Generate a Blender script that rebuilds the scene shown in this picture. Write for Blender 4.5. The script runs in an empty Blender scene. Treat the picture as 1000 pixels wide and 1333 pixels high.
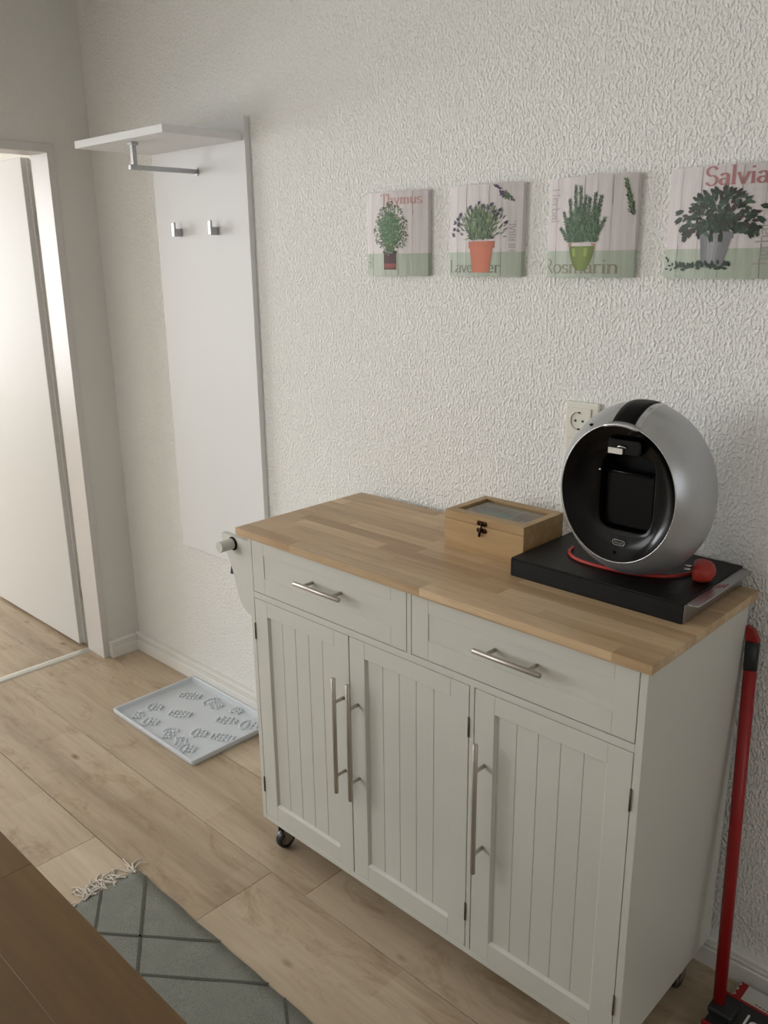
import bpy, bmesh, math, random
from mathutils import Vector, Matrix

random.seed(7)
sc = bpy.context.scene
COL = sc.collection
PI = math.pi

# ------------------------------------------------------------------ camera
cam_d = bpy.data.cameras.new('camera')
cam = bpy.data.objects.new('camera', cam_d)
COL.objects.link(cam)
cam_d.sensor_fit = 'HORIZONTAL'
cam_d.sensor_width = 36.0
cam_d.lens = 1117.75 / 1000 * 36.0
cam_d.clip_start = 0.02
_r = Vector((0.72201531, 0.6917862, -0.01121378))
_u = Vector((-0.18937966, 0.21319188, 0.95848034))
_f = Vector((-0.66545416, 0.68991382, -0.28493804))
M = Matrix(((_r.x, _u.x, -_f.x), (_r.y, _u.y, -_f.y), (_r.z, _u.z, -_f.z))).to_4x4()
M.translation = Vector((3.17958, -1.74293, 1.62654))
cam.matrix_world = M
sc.camera = cam

# ------------------------------------------------------------------ world, lights, exposure
w = bpy.data.worlds.new('world'); sc.world = w
w.use_nodes = True
bg = w.node_tree.nodes['Background']
bg.inputs['Color'].default_value = (0.80, 0.88, 1.0, 1)
bg.inputs['Strength'].default_value = 0.35

def area(name, loc, look, sx, sz, power, color):
    l = bpy.data.lights.new(name, 'AREA'); l.shape = 'RECTANGLE'
    l.size = sx; l.size_y = sz; l.energy = power; l.color = color
    o = bpy.data.objects.new(name, l); COL.objects.link(o)
    o.location = loc
    o.rotation_euler = (Vector(look) - Vector(loc)).to_track_quat('-Z', 'Y').to_euler()
    return o
# daylight at the balcony window of the next room (seen through the open door)
area('daylight_next_room', (-5.12, -1.95, 1.42), (0, -1.95, 1.42), 2.1, 1.9, 165, (0.97, 0.985, 1.0))
# daylight at the windows of this room, both outside the frame
area('daylight_right', (5.35, -1.25, 1.60), (2, -1.25, 1.60), 1.3, 1.3, 8, (0.93, 0.97, 1.0))
area('daylight_left', (0.04, -2.60, 1.55), (3, -2.45, 0.95), 1.6, 1.3, 42, (0.96, 0.98, 1.0))

sc.view_settings.view_transform = 'Standard'
sc.view_settings.look = 'None'
sc.view_settings.gamma = 1.0
sc.view_settings.use_curve_mapping = False
sc.view_settings.exposure = 0.12

# ------------------------------------------------------------------ materials
def srgb(c):
    return tuple(((x / 255) / 12.92 if x / 255 <= 0.04045 else ((x / 255 + 0.055) / 1.055) ** 2.4) for x in c) + (1,)

class NT:
    def __init__(s, name):
        s.m = bpy.data.materials.new(name); s.m.use_nodes = True
        s.n = s.m.node_tree.nodes; s.l = s.m.node_tree.links
        s.b = s.n['Principled BSDF']
    def new(s, t, **k):
        n = s.n.new(t)
        for a, v in k.items(): setattr(n, a, v)
        return n
    def link(s, a, b): s.l.new(a, b)
    def coord(s, scale=(1, 1, 1), rand=True):
        tc = s.new('ShaderNodeTexCoord'); v = tc.outputs['Object']
        if rand:
            oi = s.new('ShaderNodeObjectInfo')
            mu = s.new('ShaderNodeMath', operation='MULTIPLY'); mu.inputs[1].default_value = 37.0
            s.link(oi.outputs['Random'], mu.inputs[0])
            ad = s.new('ShaderNodeVectorMath', operation='ADD')
            s.link(v, ad.inputs[0]); s.link(mu.outputs[0], ad.inputs[1]); v = ad.outputs[0]
        mp = s.new('ShaderNodeMapping'); mp.inputs['Scale'].default_value = scale
        s.link(v, mp.inputs['Vector'])
        return mp.outputs[0]
    def noise(s, v, scale, detail=4, rough=0.55, dist=0.0):
        n = s.new('ShaderNodeTexNoise'); n.inputs['Scale'].default_value = scale
        n.inputs['Detail'].default_value = detail; n.inputs['Roughness'].default_value = rough
        n.inputs['Distortion'].default_value = dist
        s.link(v, n.inputs['Vector']); return n.outputs['Fac']
    def ramp(s, f, stops):
        r = s.new('ShaderNodeValToRGB'); e = r.color_ramp.elements
        e[0].position = stops[0][0]; e[0].color = stops[0][1]
        e[1].position = stops[-1][0]; e[1].color = stops[-1][1]
        for p, c in stops[1:-1]:
            x = e.new(p); x.color = c
        s.link(f, r.inputs['Fac']); return r.outputs['Color']
    def mix(s, a, b, f, mode='MIX'):
        m = s.new('ShaderNodeMix', data_type='RGBA', blend_type=mode)
        if isinstance(f, (int, float)): m.inputs[0].default_value = f
        else: s.link(f, m.inputs[0])
        for sock, x in ((m.inputs[6], a), (m.inputs[7], b)):
            if isinstance(x, tuple): sock.default_value = x
            else: s.link(x, sock)
        return m.outputs[2]
    def bump(s, h, dist, strength=1.0, prev=None):
        b = s.new('ShaderNodeBump'); b.inputs['Distance'].default_value = dist
        b.inputs['Strength'].default_value = strength
        s.link(h, b.inputs['Height'])
        if prev is not None: s.link(prev, b.inputs['Normal'])
        return b.outputs[0]

def plain(name, c, rough=0.5, metal=0.0, noise=0.0, nscale=40, bump=0.0, coat=0.0, spec=None, aniso=0):
    t = NT(name); b = t.b
    b.inputs['Base Color'].default_value = srgb(c)
    b.inputs['Roughness'].default_value = rough; b.inputs['Metallic'].default_value = metal
    if coat: b.inputs['Coat Weight'].default_value = coat; b.inputs['Coat Roughness'].default_value = 0.08
    if spec is not None: b.inputs['Specular IOR Level'].default_value = spec
    if noise or bump:
        v = t.coord(); f = t.noise(v, nscale)
        if noise:
            lo = tuple(x * (1 - noise) for x in srgb(c)[:3]) + (1,)
            hi = tuple(min(1, x * (1 + noise)) for x in srgb(c)[:3]) + (1,)
            t.link(t.ramp(f, [(0.3, lo), (0.7, hi)]), b.inputs['Base Color'])
        if bump: t.link(t.bump(f, bump), b.inputs['Normal'])
    return t.m

def wood(name, c_lo, c_mid, c_hi, rough=0.5, along='x', fine=90, coat=0.0, knots=0.0, vary=0.16, streak=7.0):
    t = NT(name); b = t.b
    k = {'x': (0.09, 1, 1), 'y': (1, 0.09, 1), 'z': (1, 1, 0.09)}[along]
    v = t.coord(k)
    f1 = t.noise(v, streak, 5, 0.6, 0.6)
    f2 = t.noise(v, fine, 3, 0.6)
    col = t.ramp(f1, [(0.30, srgb(c_lo)), (0.50, srgb(c_mid)), (0.70, srgb(c_hi))])
    g = t.ramp(f2, [(0.35, (0.80, 0.78, 0.75, 1)), (0.62, (1, 1, 1, 1))])
    col = t.mix(col, g, 0.55, 'MULTIPLY')
    if knots:
        v2 = t.coord({'x': (0.55, 1, 1), 'y': (1, 0.55, 1), 'z': (1, 1, .55)}[along])
        f3 = t.noise(v2, 3.3, 4, 0.62, 0.9)
        kn = t.ramp(f3, [(0.66, (1, 1, 1, 1)), (0.80, srgb((178, 158, 136)))])
        col = t.mix(col, kn, knots, 'MULTIPLY')
        # printed strip pattern: short tone steps in two lanes per plank
        tc = t.new('ShaderNodeTexCoord'); sp = t.new('ShaderNodeSeparateXYZ'); t.link(tc.outputs['Object'], sp.inputs[0])
        oi2 = t.new('ShaderNodeObjectInfo')
        def mth(op, a, b):
            n = t.new('ShaderNodeMath', operation=op)
            for i_, x_ in enumerate((a, b)):
                if isinstance(x_, (int, float)): n.inputs[i_].default_value = x_
                elif x_ is not None: t.link(x_, n.inputs[i_])
            return n.outputs[0]
        lane = mth('GREATER_THAN', sp.outputs['Y'], 0.012)
        sx = mth('FLOOR', mth('ADD', mth('DIVIDE', sp.outputs['X'], 0.52), mth('ADD', mth('MULTIPLY', lane, 0.43), mth('MULTIPLY', oi2.outputs['Random'], 7.0))), 0)
        wn = t.new('ShaderNodeTexWhiteNoise', noise_dimensions='2D')
        cb = t.new('ShaderNodeCombineXYZ'); t.link(sx, cb.inputs[0]); t.link(mth('ADD', lane, mth('MULTIPLY', oi2.outputs['Random'], 31.0)), cb.inputs[1])
        t.link(cb.outputs[0], wn.inputs['Vector'])
        blk = t.ramp(wn.outputs['Value'], [(0, srgb((236, 232, 226))), (1, (1, 1, 1, 1))])
        col = t.mix(col, blk, 0.8, 'MULTIPLY')
        vk = t.new('ShaderNodeTexVoronoi', feature='F1'); vk.inputs['Scale'].default_value = 3.6
        t.link(t.coord((0.7, 1.5, 1)), vk.inputs['Vector'])
        kn2 = t.ramp(vk.outputs['Distance'], [(0.015, srgb((150, 126, 100))), (0.075, (1, 1, 1, 1))])
        col = t.mix(col, kn2, 0.85, 'MULTIPLY')
        rd = t.noise(t.coord((0.35, 1, 1)), 9.0, 6, 0.75, 1.0)
        cr = t.ramp(rd, [(0.52, (1, 1, 1, 1)), (0.70, srgb((206, 190, 170)))])
        col = t.mix(col, cr, 0.8, 'MULTIPLY')
        f4 = t.noise(v2, 1.7, 3, 0.55, 0.3)
        bl = t.ramp(f4, [(0.35, srgb((226, 222, 216))), (0.65, (1, 1, 1, 1))])
        col = t.mix(col, bl, 0.7, 'MULTIPLY')
    oi = t.new('ShaderNodeObjectInfo')
    tone = t.ramp(oi.outputs['Random'], [(0.0, (1 - vary, 1 - vary * 1.15, 1 - vary * 1.3, 1)), (1.0, (1, 1, 1, 1))])
    col = t.mix(col, tone, 1.0, 'MULTIPLY')
    t.link(col, b.inputs['Base Color'])
    b.inputs['Roughness'].default_value = rough
    if coat: b.inputs['Coat Weight'].default_value = coat; b.inputs['Coat Roughness'].default_value = 0.2
    t.link(t.bump(f2, 0.0004, 0.6), b.inputs['Normal'])
    return t.m

def woodchip(name, c, amount=1.0):
    t = NT(name); b = t.b
    v = t.coord(rand=False)
    vw = t.coord((1, 1, 0.7), rand=False)
    n1 = t.noise(vw, 165, 1.5, 0.5, 0.15)
    h1 = t.ramp(n1, [(0.44, (0, 0, 0, 1)), (0.72, (1, 1, 1, 1))])
    n2 = t.noise(v, 34, 2, 0.5)
    h2 = t.ramp(n2, [(0.40, (0, 0, 0, 1)), (0.70, (1, 1, 1, 1))])
    nb = t.bump(h2, 0.0010 * amount, 0.6)
    nb = t.bump(h1, 0.0026 * amount, 1.0, nb)
    # paper seams every 53 cm
    b.inputs['Base Color'].default_value = srgb(c)
    b.inputs['Roughness'].default_value = 0.85
    b.inputs['Specular IOR Level'].default_value = 0.25
    t.link(nb, b.inputs['Normal'])
    return t.m

MT = {}
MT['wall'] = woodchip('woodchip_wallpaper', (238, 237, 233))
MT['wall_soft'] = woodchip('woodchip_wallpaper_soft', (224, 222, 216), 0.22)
MT['wall_plain'] = plain('painted_wall', (222, 219, 212), 0.8, bump=0.0006, nscale=120)
MT['ceiling'] = plain('ceiling_paint', (230, 228, 222), 0.9, bump=0.0005, nscale=90)
MT['trim'] = plain('white_gloss_trim', (228, 226, 221), 0.35)
MT['door'] = plain('door_lacquer', (222, 221, 219), 0.5, spec=0.25, bump=0.0004, nscale=9)
MT['casing'] = plain('casing_paint', (212, 208, 204), 0.4)
MT['floor'] = wood('floor_oak', (176, 158, 135), (199, 181, 157), (214, 198, 175), 0.42, 'x', 60, knots=1.0, vary=0.035, streak=5)
MT['gap'] = plain('joint_dark', (66, 54, 42), 0.8)
MT['stave'] = wood('rubberwood', (186, 155, 118), (208, 179, 142), (224, 199, 164), 0.42, 'x', 120, vary=0.26, streak=10)
MT['table'] = wood('oiled_oak', (96, 73, 42), (112, 86, 50), (124, 97, 60), 0.42, 'x', 110, vary=0.12, streak=9)
MT['bamboo'] = wood('bamboo', (168, 136, 92), (182, 150, 105), (194, 163, 118), 0.42, 'x', 60, vary=0.05, streak=16)
MT['cart'] = plain('cart_lacquer', (202, 201, 192), 0.38, bump=0.0003, nscale=60)
MT['panel'] = plain('white_laminate', (228, 228, 228), 0.5, spec=0.3)
MT['steel'] = plain('brushed_steel', (178, 171, 162), 0.38, 0.75)
MT['chrome'] = plain('chrome', (225, 225, 225), 0.08, 1.0)
MT['darkmetal'] = plain('dark_metal', (96, 88, 78), 0.45, 0.7)
MT['bronze'] = plain('antique_bronze', (58, 36, 20), 0.35, 0.9)
MT['alu'] = plain('matt_aluminium', (176, 176, 178), 0.32, 1.0)
MT['silver'] = plain('silver_plastic', (180, 181, 183), 0.32, 0.55, noise=0.04, nscale=300)
MT['silver2'] = plain('light_silver', (196, 197, 198), 0.22, 0.8)
MT['black'] = plain('gloss_black', (4, 4, 5), 0.20, spec=0.26)
MT['blacksoft'] = plain('satin_black', (5, 5, 6), 0.45, spec=0.15)
MT['blackcase'] = plain('black_case', (13, 12, 12), 0.5, spec=0.3, bump=0.0002, nscale=300)
MT['rubber'] = plain('rubber', (24, 24, 25), 0.35)
MT['red'] = plain('red_plastic', (148, 16, 18), 0.38)
MT['cordred'] = plain('red_cord', (172, 44, 32), 0.5)
MT['plugred'] = plain('red_plug', (158, 40, 28), 0.5)
MT['mopblack'] = plain('mop_black', (32, 34, 35), 0.5)
MT['mopwhite'] = plain('mop_fabric', (205, 205, 198), 0.9, bump=0.002, nscale=260)
MT['white'] = plain('white_print', (225, 225, 225), 0.5)
MT['tray'] = plain('tray_plastic', (204, 209, 214), 0.30)
MT['socket'] = plain('socket_plastic', (224, 221, 208), 0.35)
MT['socketdark'] = plain('socket_hole', (30, 28, 26), 0.6)
MT['fringe'] = plain('cotton_fringe', (214, 206, 194), 0.95)
MT['strip'] = plain('threshold_metal', (205, 203, 196), 0.35, 0.6)
MT['board_edge'] = plain('canvas_edge', (205, 203, 196), 0.7)
MT['greenpack'] = plain('tea_packet_green', (92, 130, 108), 0.6)
MT['orangepack'] = plain('tea_packet_orange', (214, 150, 92), 0.6)
MT['creampack'] = plain('tea_packet_cream', (214, 200, 176), 0.6)

def rug_mat():
    t = NT('woven_wool'); b = t.b
    v = t.coord(rand=False)
    f = t.noise(v, 420, 2, 0.6); f2 = t.noise(v, 18, 3, 0.6)
    c = t.ramp(f, [(0.3, srgb((112, 113, 105))), (0.7, srgb((150, 150, 140)))])
    c2 = t.ramp(f2, [(0.3, (0.86, 0.86, 0.86, 1)), (0.7, (1, 1, 1, 1))])
    t.link(t.mix(c, c2, 1.0, 'MULTIPLY'), b.inputs['Base Color'])
    b.inputs['Roughness'].default_value = 0.95
    t.link(t.bump(f, 0.0012), b.inputs['Normal'])
    return t.m
MT['rug'] = rug_mat()
MT['rugline'] = plain('woven_dark_line', (84, 84, 76), 0.95, noise=0.3, nscale=400, bump=0.001)

def glass_mat():
    t = NT('ribbed_glass'); b = t.b
    b.inputs['Base Color'].default_value = (0.92, 0.95, 0.95, 1)
    b.inputs['Transmission Weight'].default_value = 1.0
    b.inputs['Roughness'].default_value = 0.03; b.inputs['IOR'].default_value = 1.2
    v = t.coord((1, 0.06, 1), rand=False)
    t.link(t.bump(t.noise(v, 200, 2), 0.0004, 0.5), b.inputs['Normal'])
    return t.m
MT['glass'] = glass_mat()

def clear_mat():
    t = NT('clear_pane'); b = t.b
    b.inputs['Transmission Weight'].default_value = 1.0
    b.inputs['Roughness'].default_value = 0.0; b.inputs['IOR'].default_value = 1.02
    return t.m
MT['pane'] = clear_mat()

def print_bg():
    # washed boards: pinkish white above, grey green below (flat print)
    t = NT('herb_print_ground'); b = t.b
    tc = t.new('ShaderNodeTexCoord'); sep = t.new('ShaderNodeSeparateXYZ')
    t.link(tc.outputs['Object'], sep.inputs[0])
    gt = t.new('ShaderNodeMath', operation='GREATER_THAN'); gt.inputs[1].default_value = 0.0565
    t.link(sep.outputs['Z'], gt.inputs[0])
    v = t.coord((1, 1, 0.08))
    f = t.noise(v, 60, 4, 0.65)
    up = t.ramp(f, [(0.3, srgb((200, 192, 192))), (0.7, srgb((222, 214, 213)))])
    lo = t.ramp(f, [(0.3, srgb((160, 172, 156))), (0.7, srgb((186, 194, 178)))])
    t.link(t.mix(lo, up, gt.outputs[0]), b.inputs['Base Color'])
    b.inputs['Roughness'].default_value = 0.6
    return t.m
MT['print'] = print_bg()

def vcol(name, rough=0.6):
    t = NT(name)
    a = t.new('ShaderNodeVertexColor'); a.layer_name = 'Col'
    t.link(a.outputs['Color'], t.b.inputs['Base Color']); t.b.inputs['Roughness'].default_value = rough
    return t.m
MT['ink'] = vcol('printed_ink')

# ------------------------------------------------------------------ object helpers
WORLD = {}
def tag(o, label=None, cat=None, group=None, kind=None):
    if label: o['label'] = label
    if cat: o['category'] = cat
    if group: o['group'] = group
    if kind: o['kind'] = kind
    return o

def thing(name, loc, label, cat, group=None, kind=None):
    o = bpy.data.objects.new(name, None); COL.objects.link(o)
    o.location = loc; o.empty_display_size = 0.05
    WORLD[o.name] = Vector(loc)
    return tag(o, label, cat, group, kind)

class MB:
    """mesh builder in world coordinates"""
    def __init__(s): s.bm = bmesh.new(); s.col = None
    def box(s, x0, x1, y0, y1, z0, z1, bev=0.0, seg=1):
        vs = [s.bm.verts.new((x, y, z)) for x in (x0, x1) for y in (y0, y1) for z in (z0, z1)]
        fs = [(0, 1, 3, 2), (4, 6, 7, 5), (0, 4, 5, 1), (2, 3, 7, 6), (0, 2, 6, 4), (1, 5, 7, 3)]
        faces = [s.bm.faces.new([vs[i] for i in f]) for f in fs]
        if bev > 0:
            es = set(e for f in faces for e in f.edges)
            bmesh.ops.bevel(s.bm, geom=list(es), offset=bev, segments=seg, profile=0.7, affect='EDGES')
        return s
    def prism(s, pts, a, b, axis='y', bev=0.0):
        """2-D outline extruded along axis from a to b. pts are the other two coords in xyz order"""
        def mk(p, t):
            if axis == 'y': return (p[0], t, p[1])
            if axis == 'x': return (t, p[0], p[1])
            return (p[0], p[1], t)
        v0 = [s.bm.verts.new(mk(p, a)) for p in pts]; v1 = [s.bm.verts.new(mk(p, b)) for p in pts]
        fs = [s.bm.faces.new(v0), s.bm.faces.new(v1[::-1])]
        n = len(pts)
        for i in range(n):
            j = (i + 1) % n
            fs.append(s.bm.faces.new([v0[i], v1[i], v1[j], v0[j]]))
        if bev > 0:
            es = set(fs[0].edges) | set(fs[1].edges)
            bmesh.ops.bevel(s.bm, geom=list(es), offset=bev, segments=1, affect='EDGES')
        return s
    def tube(s, path, r, seg=12, caps=True, closed=False):
        P = [Vector(p) for p in path]; n = len(P)
        rs = r if isinstance(r, (list, tuple)) else [r] * n
        rings = []; up = None
        for i in range(n):
            if closed: t = (P[(i + 1) % n] - P[i - 1])
            else: t = P[min(i + 1, n - 1)] - P[max(i - 1, 0)]
            if t.length < 1e-9: t = Vector((0, 0, 1))
            t.normalize()
            if up is None:
                up = Vector((0, 0, 1)) if abs(t.z) < 0.9 else Vector((1, 0, 0))
            a = (up - t * up.dot(t)); a.normalize(); b = t.cross(a); up = a
            rings.append([s.bm.verts.new(P[i] + (a * math.cos(2 * PI * k / seg) + b * math.sin(2 * PI * k / seg)) * rs[i]) for k in range(seg)])
        m = n if closed else n - 1
        for i in range(m):
            A, B = rings[i], rings[(i + 1) % n]
            for k in range(seg):
                f = s.bm.faces.new([A[k], A[(k + 1) % seg], B[(k + 1) % seg], B[k]]); f.smooth = True
        if caps and not closed:
            s.bm.faces.new(rings[0][::-1]); s.bm.faces.new(rings[-1])
        return s
    def cyl(s, a, b, r, seg=24, bev=0.0):
        a = Vector(a); b = Vector(b); d = (b - a).normalized()
        if bev > 0:
            return s.tube([a, a + d * 1e-5, a + d * bev, b - d * bev, b - d * 1e-5, b], [r - bev, r - bev, r, r, r - bev, r - bev], seg)
        return s.tube([a, b], r, seg)
    def rings(s, loops, closed=True, cap0=False, cap1=False, smooth=True):
        R = [[s.bm.verts.new(p) for p in l] for l in loops]
        for A, B in zip(R, R[1:]):
            n = len(A)
            for k in range(n if closed else n - 1):
                f = s.bm.faces.new([A[k], A[(k + 1) % n], B[(k + 1) % n], B[k]]); f.smooth = smooth
        if cap0: s.bm.faces.new(R[0][::-1])
        if cap1: s.bm.faces.new(R[-1])
        return s
    def ball(s, c, r, sc_=(1, 1, 1), u=10, v=6):
        m = Matrix.Translation(c) @ Matrix.Diagonal((r * sc_[0], r * sc_[1], r * sc_[2], 1))
        g = bmesh.ops.create_uvsphere(s.bm, u_segments=u, v_segments=v, radius=1, matrix=m)
        for vv in g['verts']:
            for f in vv.link_faces: f.smooth = True
        return s
    def poly(s, pts, color=None):
        vs = [s.bm.verts.new(p) for p in pts]
        f = s.bm.faces.new(vs)
        if color is not None:
            if s.col is None: s.col = s.bm.loops.layers.float_color.new('Col')
            for l in f.loops: l[s.col] = color
        return s
    def build(s, name, mat, parent=None, origin=None, smooth=False, fix=True):
        bm = s.bm
        if fix: bmesh.ops.recalc_face_normals(bm, faces=bm.faces)
        co = [v.co for v in bm.verts]
        lo = Vector([min(c[i] for c in co) for i in range(3)]); hi = Vector([max(c[i] for c in co) for i in range(3)])
        if origin is None: origin = Vector(((lo.x + hi.x) / 2, (lo.y + hi.y) / 2, lo.z))
        origin = Vector(origin)
        bmesh.ops.translate(bm, verts=bm.verts, vec=-origin)
        me = bpy.data.meshes.new(name); bm.to_mesh(me); bm.free()
        me.materials.append(MT[mat] if isinstance(mat, str) else mat)
        o = bpy.data.objects.new(name, me); COL.objects.link(o)
        WORLD[o.name] = origin
        if parent is not None:
            o.parent = parent; o.location = origin - WORLD[parent.name]
        else: o.location = origin
        return o

def dup_tree(o, dx, parent=None):
    """copy a thing with parts and sub-parts, shifted by dx (world)"""
    c = o.copy(); COL.objects.link(c)
    if parent is None:
        c.parent = None; c.location = o.location + Vector(dx); WORLD[c.name] = c.location.copy()
    else:
        c.parent = parent; WORLD[c.name] = WORLD[parent.name] + c.location
    for ch in [x for x in COL.objects if x.parent == o]:
        dup_tree(ch, dx, c)
    return c

# ------------------------------------------------------------------ the room
X1, Y0, ZC = 5.4, -3.8, 2.60         # this room: x 0..X1, y Y0..0
NX, NY = -5.2, 0.35                  # next room: x NX..-0.13
DOOR_A, DOOR_B, DOOR_H = -0.177, -1.06, 2.0   # doorway in the left wall

MB().box(NX - .1, X1 + .1, Y0 - .1, NY + .1, -0.06, -0.010).build('floor', 'gap')
floor = bpy.data.objects['floor']; tag(floor, kind='structure')
def planks(xa, xb, ya, yb, seam, width, offs):
    k = 0
    ys = []
    y = seam
    while y < yb: y += width
    while y > ya:
        hi = min(y, yb); lo = max(y - width, ya)
        if hi - lo > 0.01: ys.append((lo, hi))
        y -= width
    L = 2.0
    for i, (lo, hi) in enumerate(ys):
        x = offs[i % len(offs)]
        while x < xb:
            a = max(x, xa); b = min(x + L, xb)
            if b - a > 0.02:
                g = 0.0010
                MB().box(a + g * .4, b - g * .4, lo + g, hi - g, -0.010, 0.0, 0.0006).build('plank', 'floor', floor)
            x += L
planks(-0.105, X1, Y0, 0.0, -0.274, 0.2575, [-0.35, -0.4, -0.3, -0.435, -0.935, -1.6, -0.9])
planks(NX, -0.145, Y0, NY, -0.343, 0.2575, [NX - .9, NX - .2, NX - .6, NX - 1.2])

# walls
tag(MB().box(-0.13, X1 + .12, 0.0, 0.12, 0, ZC).build('wall_back', 'wall', origin=(2, 0, 0)), kind='structure')
lw = MB()
lw.box(-0.13, 0, DOOR_A + .012, 0.0, 0, ZC)
lw.box(-0.13, 0, DOOR_B - .012, DOOR_A + .012, DOOR_H + .02, ZC)
lw.box(-0.13, 0, -1.75, DOOR_B - .012, 0, ZC)
lw.box(-0.13, 0, Y0, -3.45, 0, ZC)
lw.box(-0.13, 0, -3.45, -1.75, 0, 0.85)
lw.box(-0.13, 0, -3.45, -1.75, 2.25, ZC)
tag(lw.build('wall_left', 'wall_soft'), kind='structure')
def wall_with_window(name, axis, pos, th, a0, a1, w0, w1, z0, z1, mat='wall_plain'):
    m = MB()
    def bx(p, q, za, zb):
        if axis == 'x': m.box(pos, pos + th, p, q, za, zb)
        else: m.box(p, q, pos, pos + th, za, zb)
    bx(a0, w0, 0, ZC); bx(w1, a1, 0, ZC); bx(w0, w1, 0, z0); bx(w0, w1, z1, ZC)
    return tag(m.build(name, mat), kind='structure')
def window(name, axis, pos, w0, w1, z0, z1):
    m = MB(); f = 0.055; t = 0.03
    def bx(m_, p, q, za, zb, d=t):
        if axis == 'x': m_.box(pos - d / 2, pos + d / 2, p, q, za, zb, .003)
        else: m_.box(p, q, pos - d / 2, pos + d / 2, za, zb, .003)
    bx(m, w0, w0 + f, z0, z1); bx(m, w1 - f, w1, z0, z1)
    bx(m, w0 + f, w1 - f, z0, z0 + f); bx(m, w0 + f, w1 - f, z1 - f, z1)
    c = (w0 + w1) / 2; bx(m, c - f / 2, c + f / 2, z0 + f, z1 - f)
    o = tag(m.build(name, 'trim'), kind='structure')
    for a, b in ((w0 + f, c - f / 2), (c + f / 2, w1 - f)):
        g = MB(); bx(g, a, b, z0 + f, z1 - f, 0.006)
        g.build('pane', 'pane', o)
    return o
wall_with_window('wall_right', 'x', X1, .12, Y0, 0, -1.95, -0.55, 0.9, 2.25)
window('window_1', 'x', X1 + .06, -1.95, -0.55, 0.9, 2.25)
tag(MB().box(-0.13, X1 + .12, Y0 - .12, Y0, 0, ZC).build('wall_front', 'wall_plain'), kind='structure')
window('window_2', 'x', -0.06, -3.45, -1.75, 0.85, 2.25)
wall_with_window('wall_far_left', 'x', NX - .12, .12, Y0, NY, -3.05, -0.85, 0.42, 2.42)
window('window_3', 'x', NX - .06, -3.05, -0.85, 0.42, 2.42)
tag(MB().box(NX - .12, -0.13, NY, NY + .12, 0, ZC).build('wall_far_back', 'wall_plain'), kind='structure')
tag(MB().box(NX - .12, -0.13, Y0 - .12, Y0, 0, ZC).build('wall_far_front', 'wall_plain'), kind='structure')
tag(MB().box(NX - .12, X1 + .12, Y0 - .12, NY + .12, ZC, ZC + .1).build('ceiling', 'ceiling'), kind='structure')

# baseboards with two grooves near the top
BT, BH = 0.030, 0.072
prof = [(0, 0), (-BT, 0), (-BT, .047), (-BT + .002, .049), (-BT + .007, .050), (-BT + .007, .0525), (-BT + .003, .0535),
        (-BT + .003, .059), (-BT + .010, .0605), (-BT + .010, .063), (-BT + .007, .064), (-BT + .008, .069), (-BT + .014, BH), (0, BH)]
tag(MB().prism(prof, 0.0, X1, 'x').build('baseboard_back', 'trim'), kind='structure')
tag(MB().prism([(-p[0], p[1]) for p in prof], -0.1495, -BT, 'y').build('baseboard_left', 'trim'), kind='structure')
tag(MB().prism([(-p[0], p[1]) for p in prof], Y0, DOOR_B - .03, 'y').build('baseboard_left.001', 'trim'), kind='structure')

# door casing (painted steel), threshold, leaf
cs = MB()
A, B, H = DOOR_A, DOOR_B, DOOR_H
cs.box(-0.127, 0.006, A, A + .012, 0, H, .001)            # jamb near the corner
cs.box(-0.127, 0.006, B - .012, B, 0, H, .001)
cs.box(-0.127, 0.006, B - .012, A + .012, H, H + .012, .001)  # head
cs.box(0.0, 0.006, A + .010, A + .028, 0, H + .012, .001)     # narrow face on the wall
cs.box(0.0, 0.006, B - .028, B - .010, 0, H + .012, .001)
cs.box(0.0, 0.006, B - .028, A + .028, H + .010, H + .030, .001)
cs.box(-0.145, -0.127, A + .006, A + .05, 0, H + .04, .001)
cs.box(-0.145, -0.127, B - .05, B - .006, 0, H + .04, .001)
cs.box(-0.145, -0.127, B - .05, A + .05, H + .004, H + .04, .001)
tag(cs.build('trim_1', 'casing'), kind='structure')
tag(MB().prism([(-0.147, 0), (-0.144, .004), (-0.128, .006), (-0.108, .004), (-0.104, 0)], B, A, 'y').build('trim_2', 'strip'), kind='structure')
leaf = MB()
leaf.box(-1.035, -0.185, -0.190, -0.155, 0.012, 1.998, .0015)
leaf.box(-1.022, -0.172, -0.172, -0.150, 0.014, 1.992, .0015)
leaf = tag(leaf.build('door_1', 'door'), kind='structure')
h = MB(); h.box(-1.005, -0.955, -.196, -.190, .93, 1.13, .002)
h.tube([(-.98, -.19, 1.04), (-.98, -.235, 1.04), (-.975, -.242, 1.04), (-.86, -.242, 1.04)], .009)
h.build('door_handle', 'alu', leaf)
for z in (.22, 1.72):
    MB().cyl((-.160, -.158, z), (-.160, -.158, z + .09), .0075, 12).build('door_hinge', 'alu', leaf)

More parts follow.
